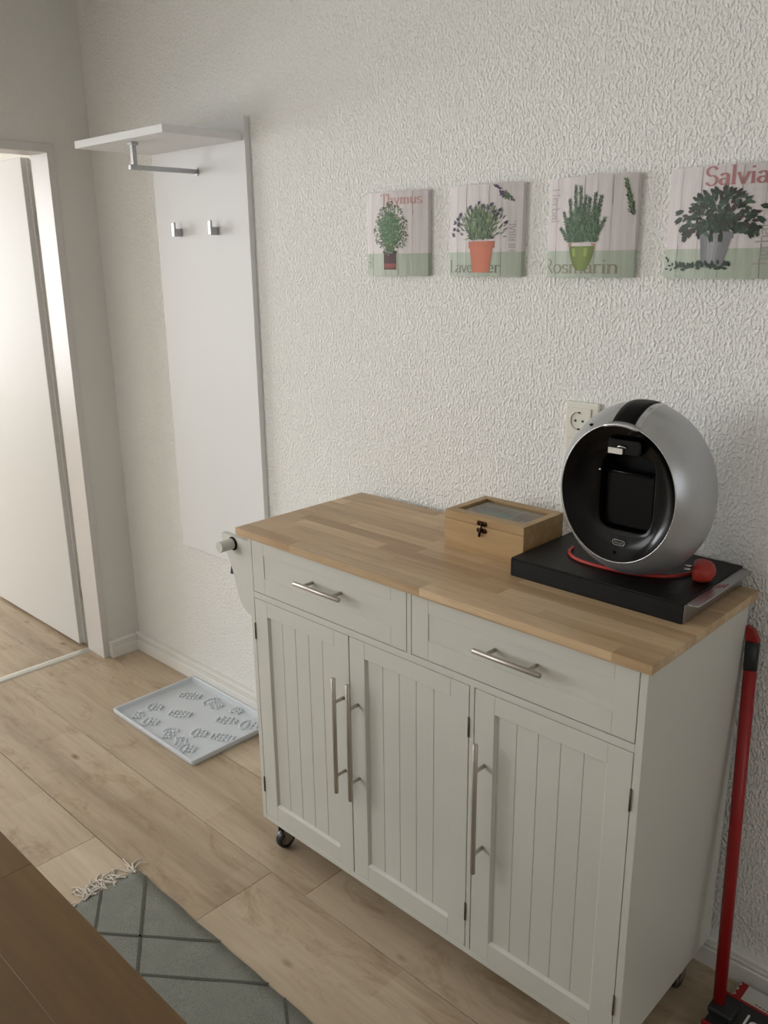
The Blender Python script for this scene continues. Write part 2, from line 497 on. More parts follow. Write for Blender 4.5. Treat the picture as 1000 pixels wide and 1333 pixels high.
# ------------------------------------------------------------------ coat rack
PX0, PX1, PZ0, PZ1 = 0.4395, 0.9555, 0.574, 2.034
rack = thing('coat_rack', (0.7, 0, PZ0), 'tall white wall panel with hat shelf, hanging rail and two hooks', 'coat rack')
MB().box(PX0, PX1, -0.020, 0.0, PZ0, PZ1, .0008).build('back_panel', 'panel', rack)
MB().box(PX0, PX1 - .012, -0.296, -0.020, 1.966, 1.988, .0008).build('shelf', 'panel', rack)
rb = MB()
ax_ = 0.700
rb.box(ax_ - .007, ax_ + .007, -0.262, -0.020, 1.888, 1.902, .001)
rb.cyl((ax_, -.0245, 1.895), (ax_, -.020, 1.895), .012, 20)
rail = rb.build('hanging_rail', 'alu', rack)
MB().box(ax_ - .007, ax_ + .007, -0.252, -0.238, 1.902, 1.966, .001).build('rail_post', 'alu', rail)
MB().box(ax_ - .012, ax_ + .012, -0.257, -0.233, 1.957, 1.966, .001).build('post_collar', 'alu', rail)
for hx in (0.583, 0.790):
    hk = MB()
    hk.box(hx - .008, hx + .008, -0.045, -0.020, 1.699, 1.724, .001)
    hk.box(hx - .008, hx + .008, -0.051, -0.044, 1.699, 1.744, .001)
    hk.build('coat_hook', 'alu', rack)

# ------------------------------------------------------------------ herb pictures
PW, PH, PZB = 0.216, 0.209, 1.578
TH, BOW = 0.013, 0.016
def bowy(u): return -(TH + BOW * (1 - (2 * u - 1) ** 2))

class Art:
    """flat print on the bowed face; u,v in 0..1 over the whole face"""
    def __init__(s, x0): s.x0 = x0; s.m = MB(); s.lay = 0.0004
    def p(s, u, v): return (s.x0 + u * PW, bowy(min(max(u, 0), 1)) - s.lay, PZB + v * PH)
    def poly(s, pts, c, clip=True):
        if clip and any(not (0.002 < u < 0.998 and 0.002 < v < 0.998) for u, v in pts): return
        s.m.poly([s.p(u, v) for u, v in pts], c)
    def quadgrid(s, fn_l, fn_r, v0, v1, n, col):
        for i in range(n):
            a = v0 + (v1 - v0) * i / n; b = v0 + (v1 - v0) * (i + 1) / n
            k = 8
            for j in range(k):
                def uu(v, t): return fn_l(v) + (fn_r(v) - fn_l(v)) * t
                t0, t1 = j / k, (j + 1) / k
                s.poly([(uu(a, t0), a), (uu(a, t1), a), (uu(b, t1), b), (uu(b, t0), b)], col((t0 + t1) / 2, (a + b) / 2))
    def leaf(s, u, v, ang, L, W, c):
        du, dv = math.cos(ang), math.sin(ang); nu, nv = -dv, du
        s.poly([(u, v), (u + du * L * .35 + nu * W / 2, v + dv * L * .35 + nv * W / 2), (u + du * L * .75 + nu * W * .35, v + dv * L * .75 + nv * W * .35),
                (u + du * L, v + dv * L), (u + du * L * .75 - nu * W * .35, v + dv * L * .75 - nv * W * .35), (u + du * L * .35 - nu * W / 2, v + dv * L * .35 - nv * W / 2)], c)
    def line(s, pts, w, c):
        for (a, b), (c_, d_) in zip(pts, pts[1:]):
            dx, dy = c_ - a, d_ - b; l = math.hypot(dx, dy) or 1
            nx, ny = -dy / l * w / 2, dx / l * w / 2
            s.poly([(a + nx, b + ny), (a - nx, b - ny), (c_ - nx, d_ - ny), (c_ + nx, d_ + ny)], c)
    def flush(s, name, parent, lay=0.0003):
        o = s.m.build(name, 'ink', parent, fix=False)
        s.m = MB(); s.lay += lay
        return o

def C(*c, k=1.0): 
    r = srgb(c); return (r[0] * k, r[1] * k, r[2] * k, 1)
def jit(c, a=0.18):
    k = 1 + random.uniform(-a, a); return (c[0] * k, c[1] * k, c[2] * k, 1)

def arc(cx, cy, rx, ry, a0, a1, n=14):
    return [(cx + rx * math.cos(math.radians(a0 + (a1 - a0) * i / n)), cy + ry * math.sin(math.radians(a0 + (a1 - a0) * i / n))) for i in range(n + 1)]
# serif stroke letters: strokes, serifs (x, y, width), advance
G = {
 'T': ([[(.32, 0), (.32, 1)], [(.02, .98), (.62, .98)], [(.02, .98), (.02, .80)], [(.62, .98), (.62, .80)]], [(.32, 0, .26)], .66),
 'h': ([[(.10, 0), (.10, 1)], arc(.27, .30, .17, .30, 170, 0), [(.44, .32), (.44, 0)]], [(.10, 0, .2), (.44, 0, .2), (.05, 1, .1)], .58),
 'y': ([[(.05, .60), (.27, 0)], [(.48, .60), (.20, -.25)], [(.20, -.25), (.06, -.28)]], [(.06, .6, .2), (.48, .6, .18)], .54),
 'm': ([[(.10, 0), (.10, .60)], arc(.24, .36, .14, .22, 170, 0), [(.38, .36), (.38, 0)], arc(.53, .36, .15, .22, 170, 0), [(.68, .36), (.68, 0)]], [(.10, 0, .2), (.38, 0, .18), (.68, 0, .2), (.05, .6, .1)], .80),
 'n': ([[(.10, 0), (.10, .60)], arc(.27, .36, .17, .22, 170, 0), [(.44, .36), (.44, 0)]], [(.10, 0, .2), (.44, 0, .2), (.05, .6, .1)], .56),
 'u': ([[(.10, .60), (.10, .22)], arc(.26, .22, .16, .21, 180, 360), [(.44, .60), (.44, 0)]], [(.06, .6, .14), (.40, .6, .12), (.49, 0, .1)], .56),
 's': ([arc(.20, .44, .14, .14, 20, 270), arc(.20, .15, .15, .15, 90, -160)], [], .42),
 'S': ([arc(.28, .74, .21, .24, 20, 270), arc(.28, .26, .23, .26, 90, -160)], [], .60),
 'a': ([arc(.22, .44, .15, .15, 160, 0), [(.37, .44), (.37, .06), (.44, .0)], arc(.21, .17, .15, .16, 60, 350)], [], .48),
 'l': ([[(.12, 0), (.12, 1)]], [(.12, 0, .22), (.07, 1, .1)], .26),
 'v': ([[(.04, .60), (.25, 0)], [(.25, 0), (.46, .60)]], [(.06, .6, .18), (.45, .6, .16)], .50),
 'i': ([[(.12, 0), (.12, .60)], [(.12, .80), (.12, .88)]], [(.12, 0, .2), (.07, .6, .1)], .26),
 'L': ([[(.12, 0), (.12, 1)], [(.12, .02), (.55, .02)], [(.55, .02), (.57, .22)]], [(.12, 1, .26), (.12, 0, .22)], .60),
 'e': ([arc(.24, .30, .18, .30, 0, 320), [(.08, .32), (.42, .32)]], [], .48),
 'd': ([[(.42, 0), (.42, 1)], arc(.24, .30, .18, .30, 20, 340)], [(.47, 0, .1), (.37, 1, .1)], .56),
 'r': ([[(.10, 0), (.10, .60)], arc(.26, .40, .16, .19, 170, 40)], [(.10, 0, .22), (.05, .6, .1)], .40),
 'R': ([[(.12, 0), (.12, 1)], [(.12, .98), (.30, .98)], arc(.30, .74, .20, .24, 90, -90), [(.30, .50), (.12, .50)], [(.32, .5), (.58, 0)]], [(.12, 0, .24), (.06, 1, .12), (.6, 0, .14)], .66),
 'o': ([arc(.25, .30, .20, .30, 0, 360, 24)], [], .52),
 'H': ([[(.12, 0), (.12, 1)], [(.56, 0), (.56, 1)], [(.12, .52), (.56, .52)]], [(.12, 0, .24), (.12, 1, .24), (.56, 0, .24), (.56, 1, .24)], .72),
 'E': ([[(.12, 0), (.12, 1)], [(.12, .98), (.50, .98)], [(.12, .52), (.42, .52)], [(.12, .02), (.52, .02)]], [(.08, 0, .16), (.08, 1, .16)], .60),
 'B': ([[(.12, 0), (.12, 1)], [(.12, .98), (.28, .98)], arc(.28, .75, .18, .23, 90, -90), [(.12, .52), (.28, .52)], arc(.28, .27, .22, .25, 90, -90), [(.12, .02), (.28, .02)]], [], .60),
 'A': ([[(.04, 0), (.32, 1)], [(.32, 1), (.60, 0)], [(.15, .35), (.49, .35)]], [(.05, 0, .2), (.59, 0, .22)], .66),
 'b': ([[(.10, 0), (.10, 1)], arc(.28, .30, .18, .30, 160, -160)], [(.05, 1, .1)], .54),
}
def word(art, text, u0, v0, size, c, rot=0.0, aspect=1.0, thick=.105, thin=.04):
    x = 0.0; ca, sa = math.cos(rot), math.sin(rot)
    def T(p):
        a, b = p[0] * size * aspect, p[1] * size
        return (u0 + a * ca - b * sa, v0 + a * sa + b * ca)
    for ch in text:
        st, se, adv = G[ch]
        for pl in st:
            for p, q in zip(pl, pl[1:]):
                dx, dy = q[0] - p[0], q[1] - p[1]; l = math.hypot(dx, dy)
                if l < 1e-6: continue
                k = abs(dy / l); wd = thin + (thick - thin) * k
                ex, ey = dx / l * .008, dy / l * .008
                nx, ny = -dy / l * wd / 2, dx / l * wd / 2
                P_ = [(p[0] - ex + nx, p[1] - ey + ny), (p[0] - ex - nx, p[1] - ey - ny), (q[0] + ex - nx, q[1] + ey - ny), (q[0] + ex + nx, q[1] + ey + ny)]
                art.poly([T((a + x, b)) for a, b in P_], c)
        for (sx, sy, sw) in se:
            yy = sy - .02 if sy > .3 else sy + .02
            art.poly([T((sx - sw / 2 + x, yy - .02)), T((sx + sw / 2 + x, yy - .02)), T((sx + sw / 2 + x, yy + .02)), T((sx - sw / 2 + x, yy + .02))], c)
        x += adv

def picture(x0, label, kind):
    t = thing('canvas_print', (x0 + PW / 2, 0, PZB), label, 'picture', 'herb pictures in a row on the wall')
    m = MB(); n = 18
    loop = [(x0, 0.0)] + [(x0 + PW * i / n, bowy(i / n)) for i in range(n + 1)] + [(x0 + PW, 0.0)]
    m.prism(loop, PZB, PZB + PH, 'z', .0012)
    o = m.build('board', 'print', t, origin=(x0, 0, PZB))
    a = Art(x0)
    crack = C(120, 116, 108)
    xs = {0: [.13, .35, .58, .80], 1: [.14, .28, .47, .60, .76], 2: [.12, .46, .60, .76], 3: [.13, .33, .54, .70, .9]}[kind]
    for i, u in enumerate(xs):
        v0 = 0.01 if i % 2 == 0 else .72; v1 = .30 if i % 2 == 0 else .99
        a.line([(u + .006, v0), (u, (v0 + v1) / 2), (u + .004, v1)], .006, crack)
        a.line([(u + .003, .01), (u, .5), (u + .003, .99)], .003, C(176, 170, 164))
    pink = C(196, 148, 142); grey = C(122, 122, 110); pale = C(176, 168, 166)
    if kind == 0: word(a, 'Thymus', .30, .850, .125, pink, aspect=1.42, thick=.12, thin=.05)
    if kind == 1:
        word(a, 'Lavender', .012, .045, .135, grey, aspect=1.36)
        word(a, 'HERBAL', .93, .27, .075, C(160, 152, 158), rot=PI / 2, aspect=1.15)
    if kind == 2:
        word(a, 'Rosmarin', -.045, .042, .150, C(140, 130, 108), aspect=1.48)
        word(a, 'Herbal', .05, .90, .10, pale, rot=-PI / 2, aspect=1.2)
    if kind == 3:
        word(a, 'Salvia', .360, .828, .165, C(172, 120, 122), aspect=1.30, thick=.14, thin=.05)
        word(a, 'herbal', .96, .12, .11, C(168, 162, 156), rot=PI / 2, aspect=1.2)
    a.flush('printed_lettering', t)
    def shade(base, k0=.55, hl=.35, hp=.5):
        def f(t_, v):
            k = 1 - (1 - k0) * abs(t_ - hp) ** 1.6 * 2.2
            return (base[0] * k, base[1] * k, base[2] * k, 1)
        return f
    if kind == 0:
        c = C(84, 52, 50)
        a.quadgrid(lambda v: .345, lambda v: .555, .075, .275, 8, lambda t_, v: tuple(x * (.75 if v > .15 or v < .1 else 1.35) * (1 - .5 * abs(t_ - .5)) for x in (c if v > .15 else C(126, 62, 54))[:3]) + (1,))
        a.poly([(.335, .27), (.565, .27), (.57, .295), (.33, .295)], C(44, 30, 30))
        a.flush('printed_pot', t)
        for i in range(70):
            ang = random.gauss(PI / 2, .42); L = random.uniform(.35, .52) * (1 - .35 * abs(ang - PI / 2))
            a.line([(.45 + random.uniform(-.06, .06), .28), (.45 + math.cos(ang) * L * .6, .28 + math.sin(ang) * L * .62), (.45 + math.cos(ang) * L * .95, .28 + math.sin(ang) * L)], .005, jit(C(84, 110, 72)))
        for i in range(1500):
            ang = random.uniform(0, 2 * PI); r = random.random() ** .6
            u = .45 + math.cos(ang) * r * .30 * (1 - .25 * max(0, math.sin(ang))); v = .57 + math.sin(ang) * r * .31
            if v < .33 and abs(u - .45) > .12: continue
            inner = r < .62
            if not inner and random.random() < .55: continue
            c = C(62, 104, 68) if inner else C(56, 84, 54)
            if random.random() < .22: c = C(150, 168, 128)
            a.leaf(u, v, random.uniform(0, 2 * PI), random.uniform(.018, .036), .014, jit(c, .3))
        for i in range(16):
            a.leaf(random.uniform(.02, .14), random.uniform(.08, .24), random.uniform(0, PI), .02, .01, jit(C(80, 92, 76), .3))
    if kind == 1:
        c = C(206, 122, 92)
        a.quadgrid(lambda v: .385 - (v - .04) * .15, lambda v: .615 + (v - .04) * .17, .045, .33, 10, shade(c, .72))
        a.quadgrid(lambda v: .325, lambda v: .685, .315, .39, 4, shade(C(200, 118, 90), .72))
        a.flush('printed_pot', t)
        for i in range(620):
            ang = random.gauss(PI / 2, .55); ang = min(max(ang, .25), PI - .25)
            r = random.uniform(.02, .36) * (1 - .12 * abs(ang - PI / 2))
            u = .50 + math.cos(ang) * r * .95 + random.uniform(-.13, .13) * (1 - r); v = .385 + math.sin(ang) * r
            c = random.choice([C(66, 90, 60), C(92, 116, 80), C(50, 68, 48), C(140, 158, 122)])
            a.leaf(u, v, ang + random.uniform(-.35, .35), random.uniform(.05, .085), .012, jit(c, .25))
        for (u, v, ang) in [(.09, .46, 2.9), (.11, .52, 2.7), (.17, .545, 2.4), (.12, .60, 2.9), (.16, .62, 2.2), (.20, .66, 2.0), (.18, .57, 2.5), (.33, .735, 1.3), (.36, .70, 1.5),
                            (.46, .78, 1.2), (.52, .74, 1.4), (.57, .73, .8), (.62, .76, .7), (.66, .68, .8), (.72, .71, .5), (.70, .66, .6), (.79, .58, .1), (.17, .50, 2.6)]:
            for k in range(5):
                a.leaf(u + random.uniform(-.01, .01), v + random.uniform(-.01, .01), ang + random.uniform(-.4, .4), .05, .02, jit(C(66, 58, 84), .3))
        for k in range(26):
            q = k / 26; u = .70 + q * .20; v = .955 - q * .13
            cc = C(88, 70, 104) if q < .45 else C(88, 110, 76)
            a.leaf(u, v, random.choice([-.2, -1.3, 2.2, -2.4]) + random.uniform(-.3, .3), .06 if q < .7 else .035, .02, jit(cc, .3))
    if kind == 2:
        g = C(126, 142, 74)
        def L(v): 
            q = (v - .065) / .27; return .45 - .165 * (min(1, max(0, q)) ** .38) * (1 - .10 * q ** 3)
        def Rr(v): return .90 - L(v)
        a.quadgrid(L, Rr, .068, .315, 12, lambda t_, v: tuple(x * (1.45 if (.16 < t_ < .30 or .66 < t_ < .8) and .22 < v < .29 else (1 - .55 * abs(t_ - .5) ** 1.5 * 1.8)) for x in g[:3]) + (1,))
        a.poly([(.295, .315), (.605, .315), (.612, .33), (.600, .345), (.300, .345), (.288, .33)], C(178, 138, 110))
        a.flush('printed_pot', t)
        sprigs = [(.32, .35, 1.90, .32), (.35, .35, 1.72, .44), (.38, .35, 1.62, .56), (.43, .35, 1.60, .55), (.41, .35, 1.6, .35), (.47, .35, 1.56, .46), (.50, .35, 1.52, .44), (.54, .35, 1.47, .48), (.57, .35, 1.40, .46), (.59, .35, 1.15, .26), (.31, .35, 2.3, .20), (.45, .35, 1.57, .38), (.37, .35, 1.75, .3), (.56, .35, 1.42, .36), (.50, .35, 1.5, .3), (.33, .35, 1.8, .25), (.60, .35, 1.5, .3)]
        def sprig(u, v, ang, Ln, n, c0):
            for k in range(n):
                q = k / n; uu = u + math.cos(ang) * Ln * q; vv = v + math.sin(ang) * Ln * q
                for sd in (-1, 1):
                    a.leaf(uu, vv, ang + sd * random.uniform(.35, .9), random.uniform(.03, .06) * (1.15 - .5 * q), .0095, jit(random.choice(c0), .25))
        for (u, v, an, Ln) in sprigs: sprig(u, v, an, Ln, int(75 * Ln) + 8, [C(54, 84, 60), C(78, 108, 80), C(40, 60, 44), C(112, 140, 108)])
        sprig(.975, .60, 1.83, .36, 34, [C(74, 100, 66), C(100, 128, 84), C(50, 68, 46)])
    if kind == 3:
        s_ = C(146, 146, 150)
        a.quadgrid(lambda v: .385 - (v - .12) * .10, lambda v: .585 + (v - .12) * .26, .10, .37, 10, lambda t_, v: tuple(x * (.72 + .5 * math.exp(-((t_ - .42) / .2) ** 2) - .25 * max(0, .2 - v) * 3) for x in s_[:3]) + (1,))
        a.quadgrid(lambda v: .335, lambda v: .665, .36, .42, 4, lambda t_, v: tuple(x * (.74 + .4 * math.exp(-((t_ - .42) / .2) ** 2)) for x in s_[:3]) + (1,))
        a.flush('printed_pot', t)
        for i in range(60):
            a.leaf(random.uniform(.14, .66), random.uniform(.085, .125), random.uniform(-.5, PI + .5), .05, .028, jit(C(50, 68, 56), .3))
        for i in range(9):
            a.leaf(random.uniform(.01, .10), random.uniform(.08, .20), random.uniform(2, 5), .04, .016, jit(C(44, 56, 46), .3))
        for i in range(380):
            ang = random.uniform(-.15, PI + .15); r = random.random() ** .65
            u = .52 + math.cos(ang) * r * .33; v = .44 + math.sin(ang) * r * .34
            c = random.choice([C(46, 62, 50), C(64, 84, 66), C(80, 100, 82), C(70, 56, 58), C(40, 50, 44)])
            la = ang + random.uniform(-.7, .7) if r > .6 else random.uniform(0, 2 * PI)
            if r > .8: la = ang - (1 if math.cos(ang) > 0 else -1) * random.uniform(.2, 1.2)
            a.leaf(u, v, la, random.uniform(.05, .085), .034, jit(c, .25))
        for (u, v, an) in [(.22, .42, 4.2), (.26, .46, 4.3), (.20, .50, 3.9), (.80, .50, -1.0), (.84, .55, -.8), (.78, .44, -1.2), (.45, .42, -1.5), (.55, .42, -1.7), (.16, .56, 3.6), (.86, .64, -.3), (.17, .62, 3.3)]:
            for k in range(2): a.leaf(u, v, an + k * .25, .10, .036, jit(C(52, 68, 54), .2))
        a.leaf(.44, .50, .3, .12, .07, C(64, 104, 66)); a.leaf(.47, .50, 1.2, .09, .05, C(58, 92, 60))
    a.flush('printed_plant', t)
    return t
picture(1.4615, 'thyme herb picture with a dark brown pot and pink lettering, left end of the row', 0)
picture(1.7500, 'herb picture of lavender in a terracotta pot', 1)
picture(2.0365, 'herb picture of rosemary in a green glazed pot with a loose sprig', 2)
picture(2.3230, 'herb picture of sage in a grey metal pot, right end of the row', 3)

# ------------------------------------------------------------------ socket strip
sock = thing('wall_socket', (2.15, 0, .98), 'cream vertical socket strip on the wall behind the coffee machine', 'socket')
SX0, SX1, SZ0, SZ1 = 2.1045, 2.190, 1.300 - .295, 1.300
MB().box(SX0, SX1, -0.011, 0, SZ0, SZ1, .003, 2).build('frame', 'socket', sock)
for k in range(4):
    zt = SZ1 - .0135 - k * .071
    xa, xb = SX0 + .006, SX1 - .018
    za = zt - .060
    if k == 0 or k == 2:
        cx, cz, r = (xa + xb) / 2, (za + zt) / 2, .0215
        # plate with a round recess
        m = MB(); N = 32
        out = []
        for i in range(N):
            a = 2 * PI * i / N + PI / 4
            ca, sa = math.cos(a), math.sin(a); q = max(abs(ca), abs(sa))
            out.append((cx + ca / q * (xb - xa) / 2, cz + sa / q * (zt - za) / 2))
        circ = [(cx + math.cos(2 * PI * i / N + PI / 4) * r, cz + math.sin(2 * PI * i / N + PI / 4) * r) for i in range(N)]
        m.rings([[(x, -.011, z) for x, z in out], [(x, -.0145, z) for x, z in out], [(x, -.0145, z) for x, z in circ], [(x, -.0112, z) for x, z in circ]], smooth=False)
        m.poly([(x, -.0112, z) for x, z in circ])
        ins = m.build('socket_insert', 'socket', sock, fix=True)
        hm = MB()
        for dx in (-.0095, .0095): hm.cyl((cx + dx, -.0118, cz), (cx + dx, -.0108, cz), .003, 12)
        hm.box(cx - .003, cx + .003, -.0130, -.0112, cz - r, cz - r + .004)
        hm.box(cx - .003, cx + .003, -.0130, -.0112, cz + r - .004, cz + r)
        hm.build('contact_holes', 'socketdark', ins)
    else:
        MB().box(xa, xb, -.015, -.011, za, zt, .001).build('switch_rocker', 'socket', sock)

# ------------------------------------------------------------------ kitchen cart
H = 0.962
cart = thing('kitchen_cart', (2.02, -.26, 0), 'white rolling kitchen cart with wooden top, three panelled doors and two drawers', 'cabinet')
WX0, WX1, WY0, WY1, WT = 1.4362, 2.5943, -0.4896, -0.030, 0.0185
wt = MB().box(WX0 + .002, WX1 - .002, WY0 + .002, WY1 - .002, H - WT - .002, H - WT + .002).build('worktop', 'stave', cart)
rng = random.Random(5)
rows = 11; rw = (WY1 - WY0) / rows
for i in range(rows):
    x = WX0 - rng.uniform(0.02, .30)
    y0 = WY0 + i * rw
    while x < WX1:
        L = rng.uniform(.26, .46); a = max(x, WX0)
        if a + .03 > x + L: L += .1
        b = min(x + L, WX1)
        if b < WX1 and WX1 - b < .06: b = WX1
        if b - a > .015:
            MB().box(a, b, y0, y0 + rw, H - WT + .002, H, .00025).build('stave', 'stave', wt)
        x = b if b > a else x + L
        if b >= WX1: break
BX0, BX1, FY, BYK, BZ0, BZ1 = 1.4635, 2.5825, -0.474, -0.045, 0.098, H - WT - .002
MB().box(BX0, BX0 + .014, FY + .016, BYK, BZ0, BZ1, .0008).build('side_panel', 'cart', cart)
MB().box(BX1 - .014, BX1, FY + .0005, BYK, BZ0, BZ1, .0008).build('side_panel', 'cart', cart)
MB().box(BX0 + .014, BX1 - .014, BYK - .006, BYK, BZ0, BZ1).build('back_board', 'cart', cart)
MB().box(BX0 + .014, BX1 - .014, FY + .016, BYK - .006, BZ0, BZ0 + .015).build('bottom_board', 'cart', cart)
ff = MB(); ft = FY + .016
ff.box(BX0, BX0 + .0150, FY, ft, BZ0, BZ1, .0006)
ff.box(BX1 - .0155, BX1 - .0005, FY, ft, BZ0, BZ1, .0006)
ff.box(BX0 + .015, BX1 - .0155, FY, ft, BZ0, BZ0 + .0155, .0006)
ff.box(BX0 + .015, BX1 - .0155, FY, ft, .7760, .7925, .0006)
ff.box(BX0 + .015, BX1 - .0155, FY, ft, .9365, BZ1, .0006)
ff.box(2.0205, 2.0330, FY, ft, .7925, .9365, .0006)
ff.box(2.1965, 2.2080, FY, ft, BZ0 + .0155, .7760, .0006)
ff.box(BX0 + .0145, BX1 - .0145, ft + .012, ft + .016, BZ0 + .01, BZ1 - .005)
ff.build('face_frame', 'cart', cart)

def bar(m, a, b, posts, r=.0056):
    a, b = Vector(a), Vector(b); m.cyl(a, b, r, 16, .0012)
    for p in posts:
        p = Vector(p); m.cyl((p.x, FY, p.z), (p.x, a.y, p.z), .0042, 10)
G_ = .0016
def door(x0, x1, hx, hinge_side):
    z0, z1 = .1150, .7745
    x0 += G_; x1 -= G_
    sl, tr, br = .050, .042, .048
    d = MB()
    th = .016
    d.box(x0, x0 + sl, FY, FY + th, z0, z1, .0007); d.box(x1 - sl, x1, FY, FY + th, z0, z1, .0007)
    d.box(x0 + sl, x1 - sl, FY, FY + th, z1 - tr, z1, .0007); d.box(x0 + sl, x1 - sl, FY, FY + th, z0, z0 + br, .0007)
    o = d.build('door', 'cart', cart)
    n = 5; bw = (x1 - x0 - 2 * sl) / n
    for k in range(n):
        MB().box(x0 + sl + k * bw, x0 + sl + (k + 1) * bw, FY + .0075, FY + .013, z0 + br - .002, z1 - tr + .002, .0013).build('board', 'cart', o)
    md = MB(); e = .0045; xa, xb, za, zb = x0 + sl, x1 - sl, z0 + br, z1 - tr
    md.prism([(FY + .0006, za), (FY + .0078, za), (FY + .0078, za + e)], xa, xb, 'x')
    md.prism([(FY + .0006, zb), (FY + .0078, zb - e), (FY + .0078, zb)], xa, xb, 'x')
    md.prism([(xa, FY + .0006), (xa + e, FY + .0078), (xa, FY + .0078)], za, zb, 'z')
    md.prism([(xb, FY + .0006), (xb, FY + .0078), (xb - e, FY + .0078)], za, zb, 'z')
    md.build('panel_moulding', 'cart', o)
    m = MB(); bar(m, (hx, FY - .033, .357), (hx, FY - .033, .671), [(hx, 0, .606), (hx, 0, .405)])
    m.build('handle', 'steel', o)
    for z in (.657, .190):
        q = x0 - .0012 if hinge_side < 0 else x1 + .0012
        m = MB(); m.cyl((q, FY - .0015, z), (q, FY - .0015, z + .046), .0022, 8)
        m.build('hinge', 'darkmetal', o)
    return o
door(1.4785, 1.8350, 1.813, -1)
door(1.8350, 2.1960, 1.8625, 1)
door(2.2085, 2.5670, 2.2385, 1)
def drawer(x0, x1, hxa, hxb):
    z0, z1 = .7930, .9360; x0 += G_; x1 -= G_; z0 += G_; z1 -= G_
    ix0, ix1, iz0, iz1 = x0 + .047, x1 - .047, z0 + .045, z1 - .032
    d = MB(); th = .016
    d.box(x0, ix0, FY, FY + th, z0, z1, .0006); d.box(ix1, x1, FY, FY + th, z0, z1, .0006)
    d.box(ix0, ix1, FY, FY + th, iz1, z1, .0006); d.box(ix0, ix1, FY, FY + th, z0, iz0, .0006)
    d.box(ix0 - .001, ix1 + .001, FY + .0018, FY + th, iz0 - .001, iz1 + .001)
    o = d.build('drawer', 'cart', cart)
    m = MB(); z = .877
    bar(m, (hxa, FY - .033, z), (hxb, FY - .033, z), [(hxa + .030, 0, z), (hxb - .030, 0, z)])
    m.build('handle', 'steel', o)
drawer(1.4785, 2.0205, 1.683, 1.842)
drawer(2.0330, 2.5670, 2.227, 2.386)

def caster(x, y, face):
    c = MB(); z = .029
    # tyre and hub
    N = 28; profl = [(-.0105, .020), (-.0115, .026), (-.008, .0285), (0, .029), (.008, .0285), (.0115, .026), (.0105, .020), (.006, .018), (-.006, .018)]
    loops = []
    for i in range(N + 1):
        a = 2 * PI * i / N
        loops.append([(x + px_, y + math.cos(a) * pr, z + math.sin(a) * pr) for px_, pr in profl])
    c.rings(loops)
    o = c.build('caster', 'rubber', cart)
    h = MB(); h.cyl((x - .0085, y, z), (x + .0085, y, z), .0195, 24); h.cyl((x - .016, y, z), (x + .016, y, z), .004, 12)
    h.build('wheel_hub', 'alu', o)
    f = MB()
    for sx in (-1, 1):
        q = x + sx * .0145
        f.prism([(y - .012, z - .006), (y + .012, z - .006), (y + .022, .085), (y - .014, .085)], q - .0012, q + .0012, 'x')
    f.box(x - .0157, x + .0157, y - .014, y + .022, .080, .088)
    f.cyl((x, y + .006, .088), (x, y + .006, .098), .014, 16)
    f.build('caster_fork', 'alu', o)
for cx in (BX0 + .045, BX1 - .034):
    for cy in (FY + .040, BYK - .088): caster(cx, cy, 1)

# towel holder on the left side: two curved brackets and a turned rod
def bracket(y0, y1, hole):
    def bez(p0, p1, p2, p3, n=12):
        return [tuple(((1 - t) ** 3 * p0[k] + 3 * (1 - t) ** 2 * t * p1[k] + 3 * (1 - t) * t * t * p2[k] + t ** 3 * p3[k]) for k in (0, 1)) for t in [i / n for i in range(n + 1)]]
    pts = [(BX0, .9255), (1.350, .9255), (1.3495, .915), (1.357, .893)]
    pts += bez((1.362, .885), (1.385, .850), (1.397, .815), (1.405, .780))[0:]
    pts += bez((1.405, .780), (1.412, .748), (1.430, .722), (BX0, .716))[1:]
    m = MB(); m.prism(pts[::-1], y0, y1, 'y', .0008)
    return m.build('bracket', 'cart', cart)
bracket(FY + .001, FY + .019, True)
bracket(-.085, -.067, True)
m = MB(); m.cyl((1.400, FY - .0005, .9060), (1.400, FY + .0015, .9060), .0185, 28)
m.build('rod_hole', 'blacksoft', cart)
m = MB(); m.cyl((1.3945, FY - .040, .9040), (1.3945, -.055, .9040), .0150, 28, .0012)
m.build('towel_rod', 'cart', cart)
# small black strap hanging from the rod
st = MB(); lp = [(1.3945 + math.cos(a) * .0170, -.30, .904 + math.sin(a) * .0170) for a in [PI * 2 * i / 20 for i in range(21)]]
def ribbon(path, y0, y1, t, m):
    P_ = [Vector(p) for p in path]
    for i in range(len(P_) - 1):
        a, b = P_[i], P_[i + 1]
        d = (b - a).normalized(); n = Vector((-d.z, 0, d.x)) * t
        vs = [(a.x, y0, a.z), (b.x, y0, b.z), (b.x + n.x, y0, b.z + n.z), (a.x + n.x, y0, a.z + n.z)]
        v2 = [(p[0], y1, p[2]) for p in vs]
        v = [m.bm.verts.new(p) for p in vs + v2]
        for f in ((0, 1, 2, 3), (7, 6, 5, 4), (0, 4, 5, 1), (1, 5, 6, 2), (2, 6, 7, 3), (3, 7, 4, 0)): m.bm.faces.new([v[k] for k in f])
ribbon(lp, -.452, -.425, .0012, st)
st.prism([(1.3760, .904), (1.3790, .904), (1.3700, .806), (1.3480, .802)], -.452, -.425, 'y', .0008)
tag(st.build('hanging_strap', 'mopblack'), 'short black strap hanging from the white towel rod of the cart', 'strap')

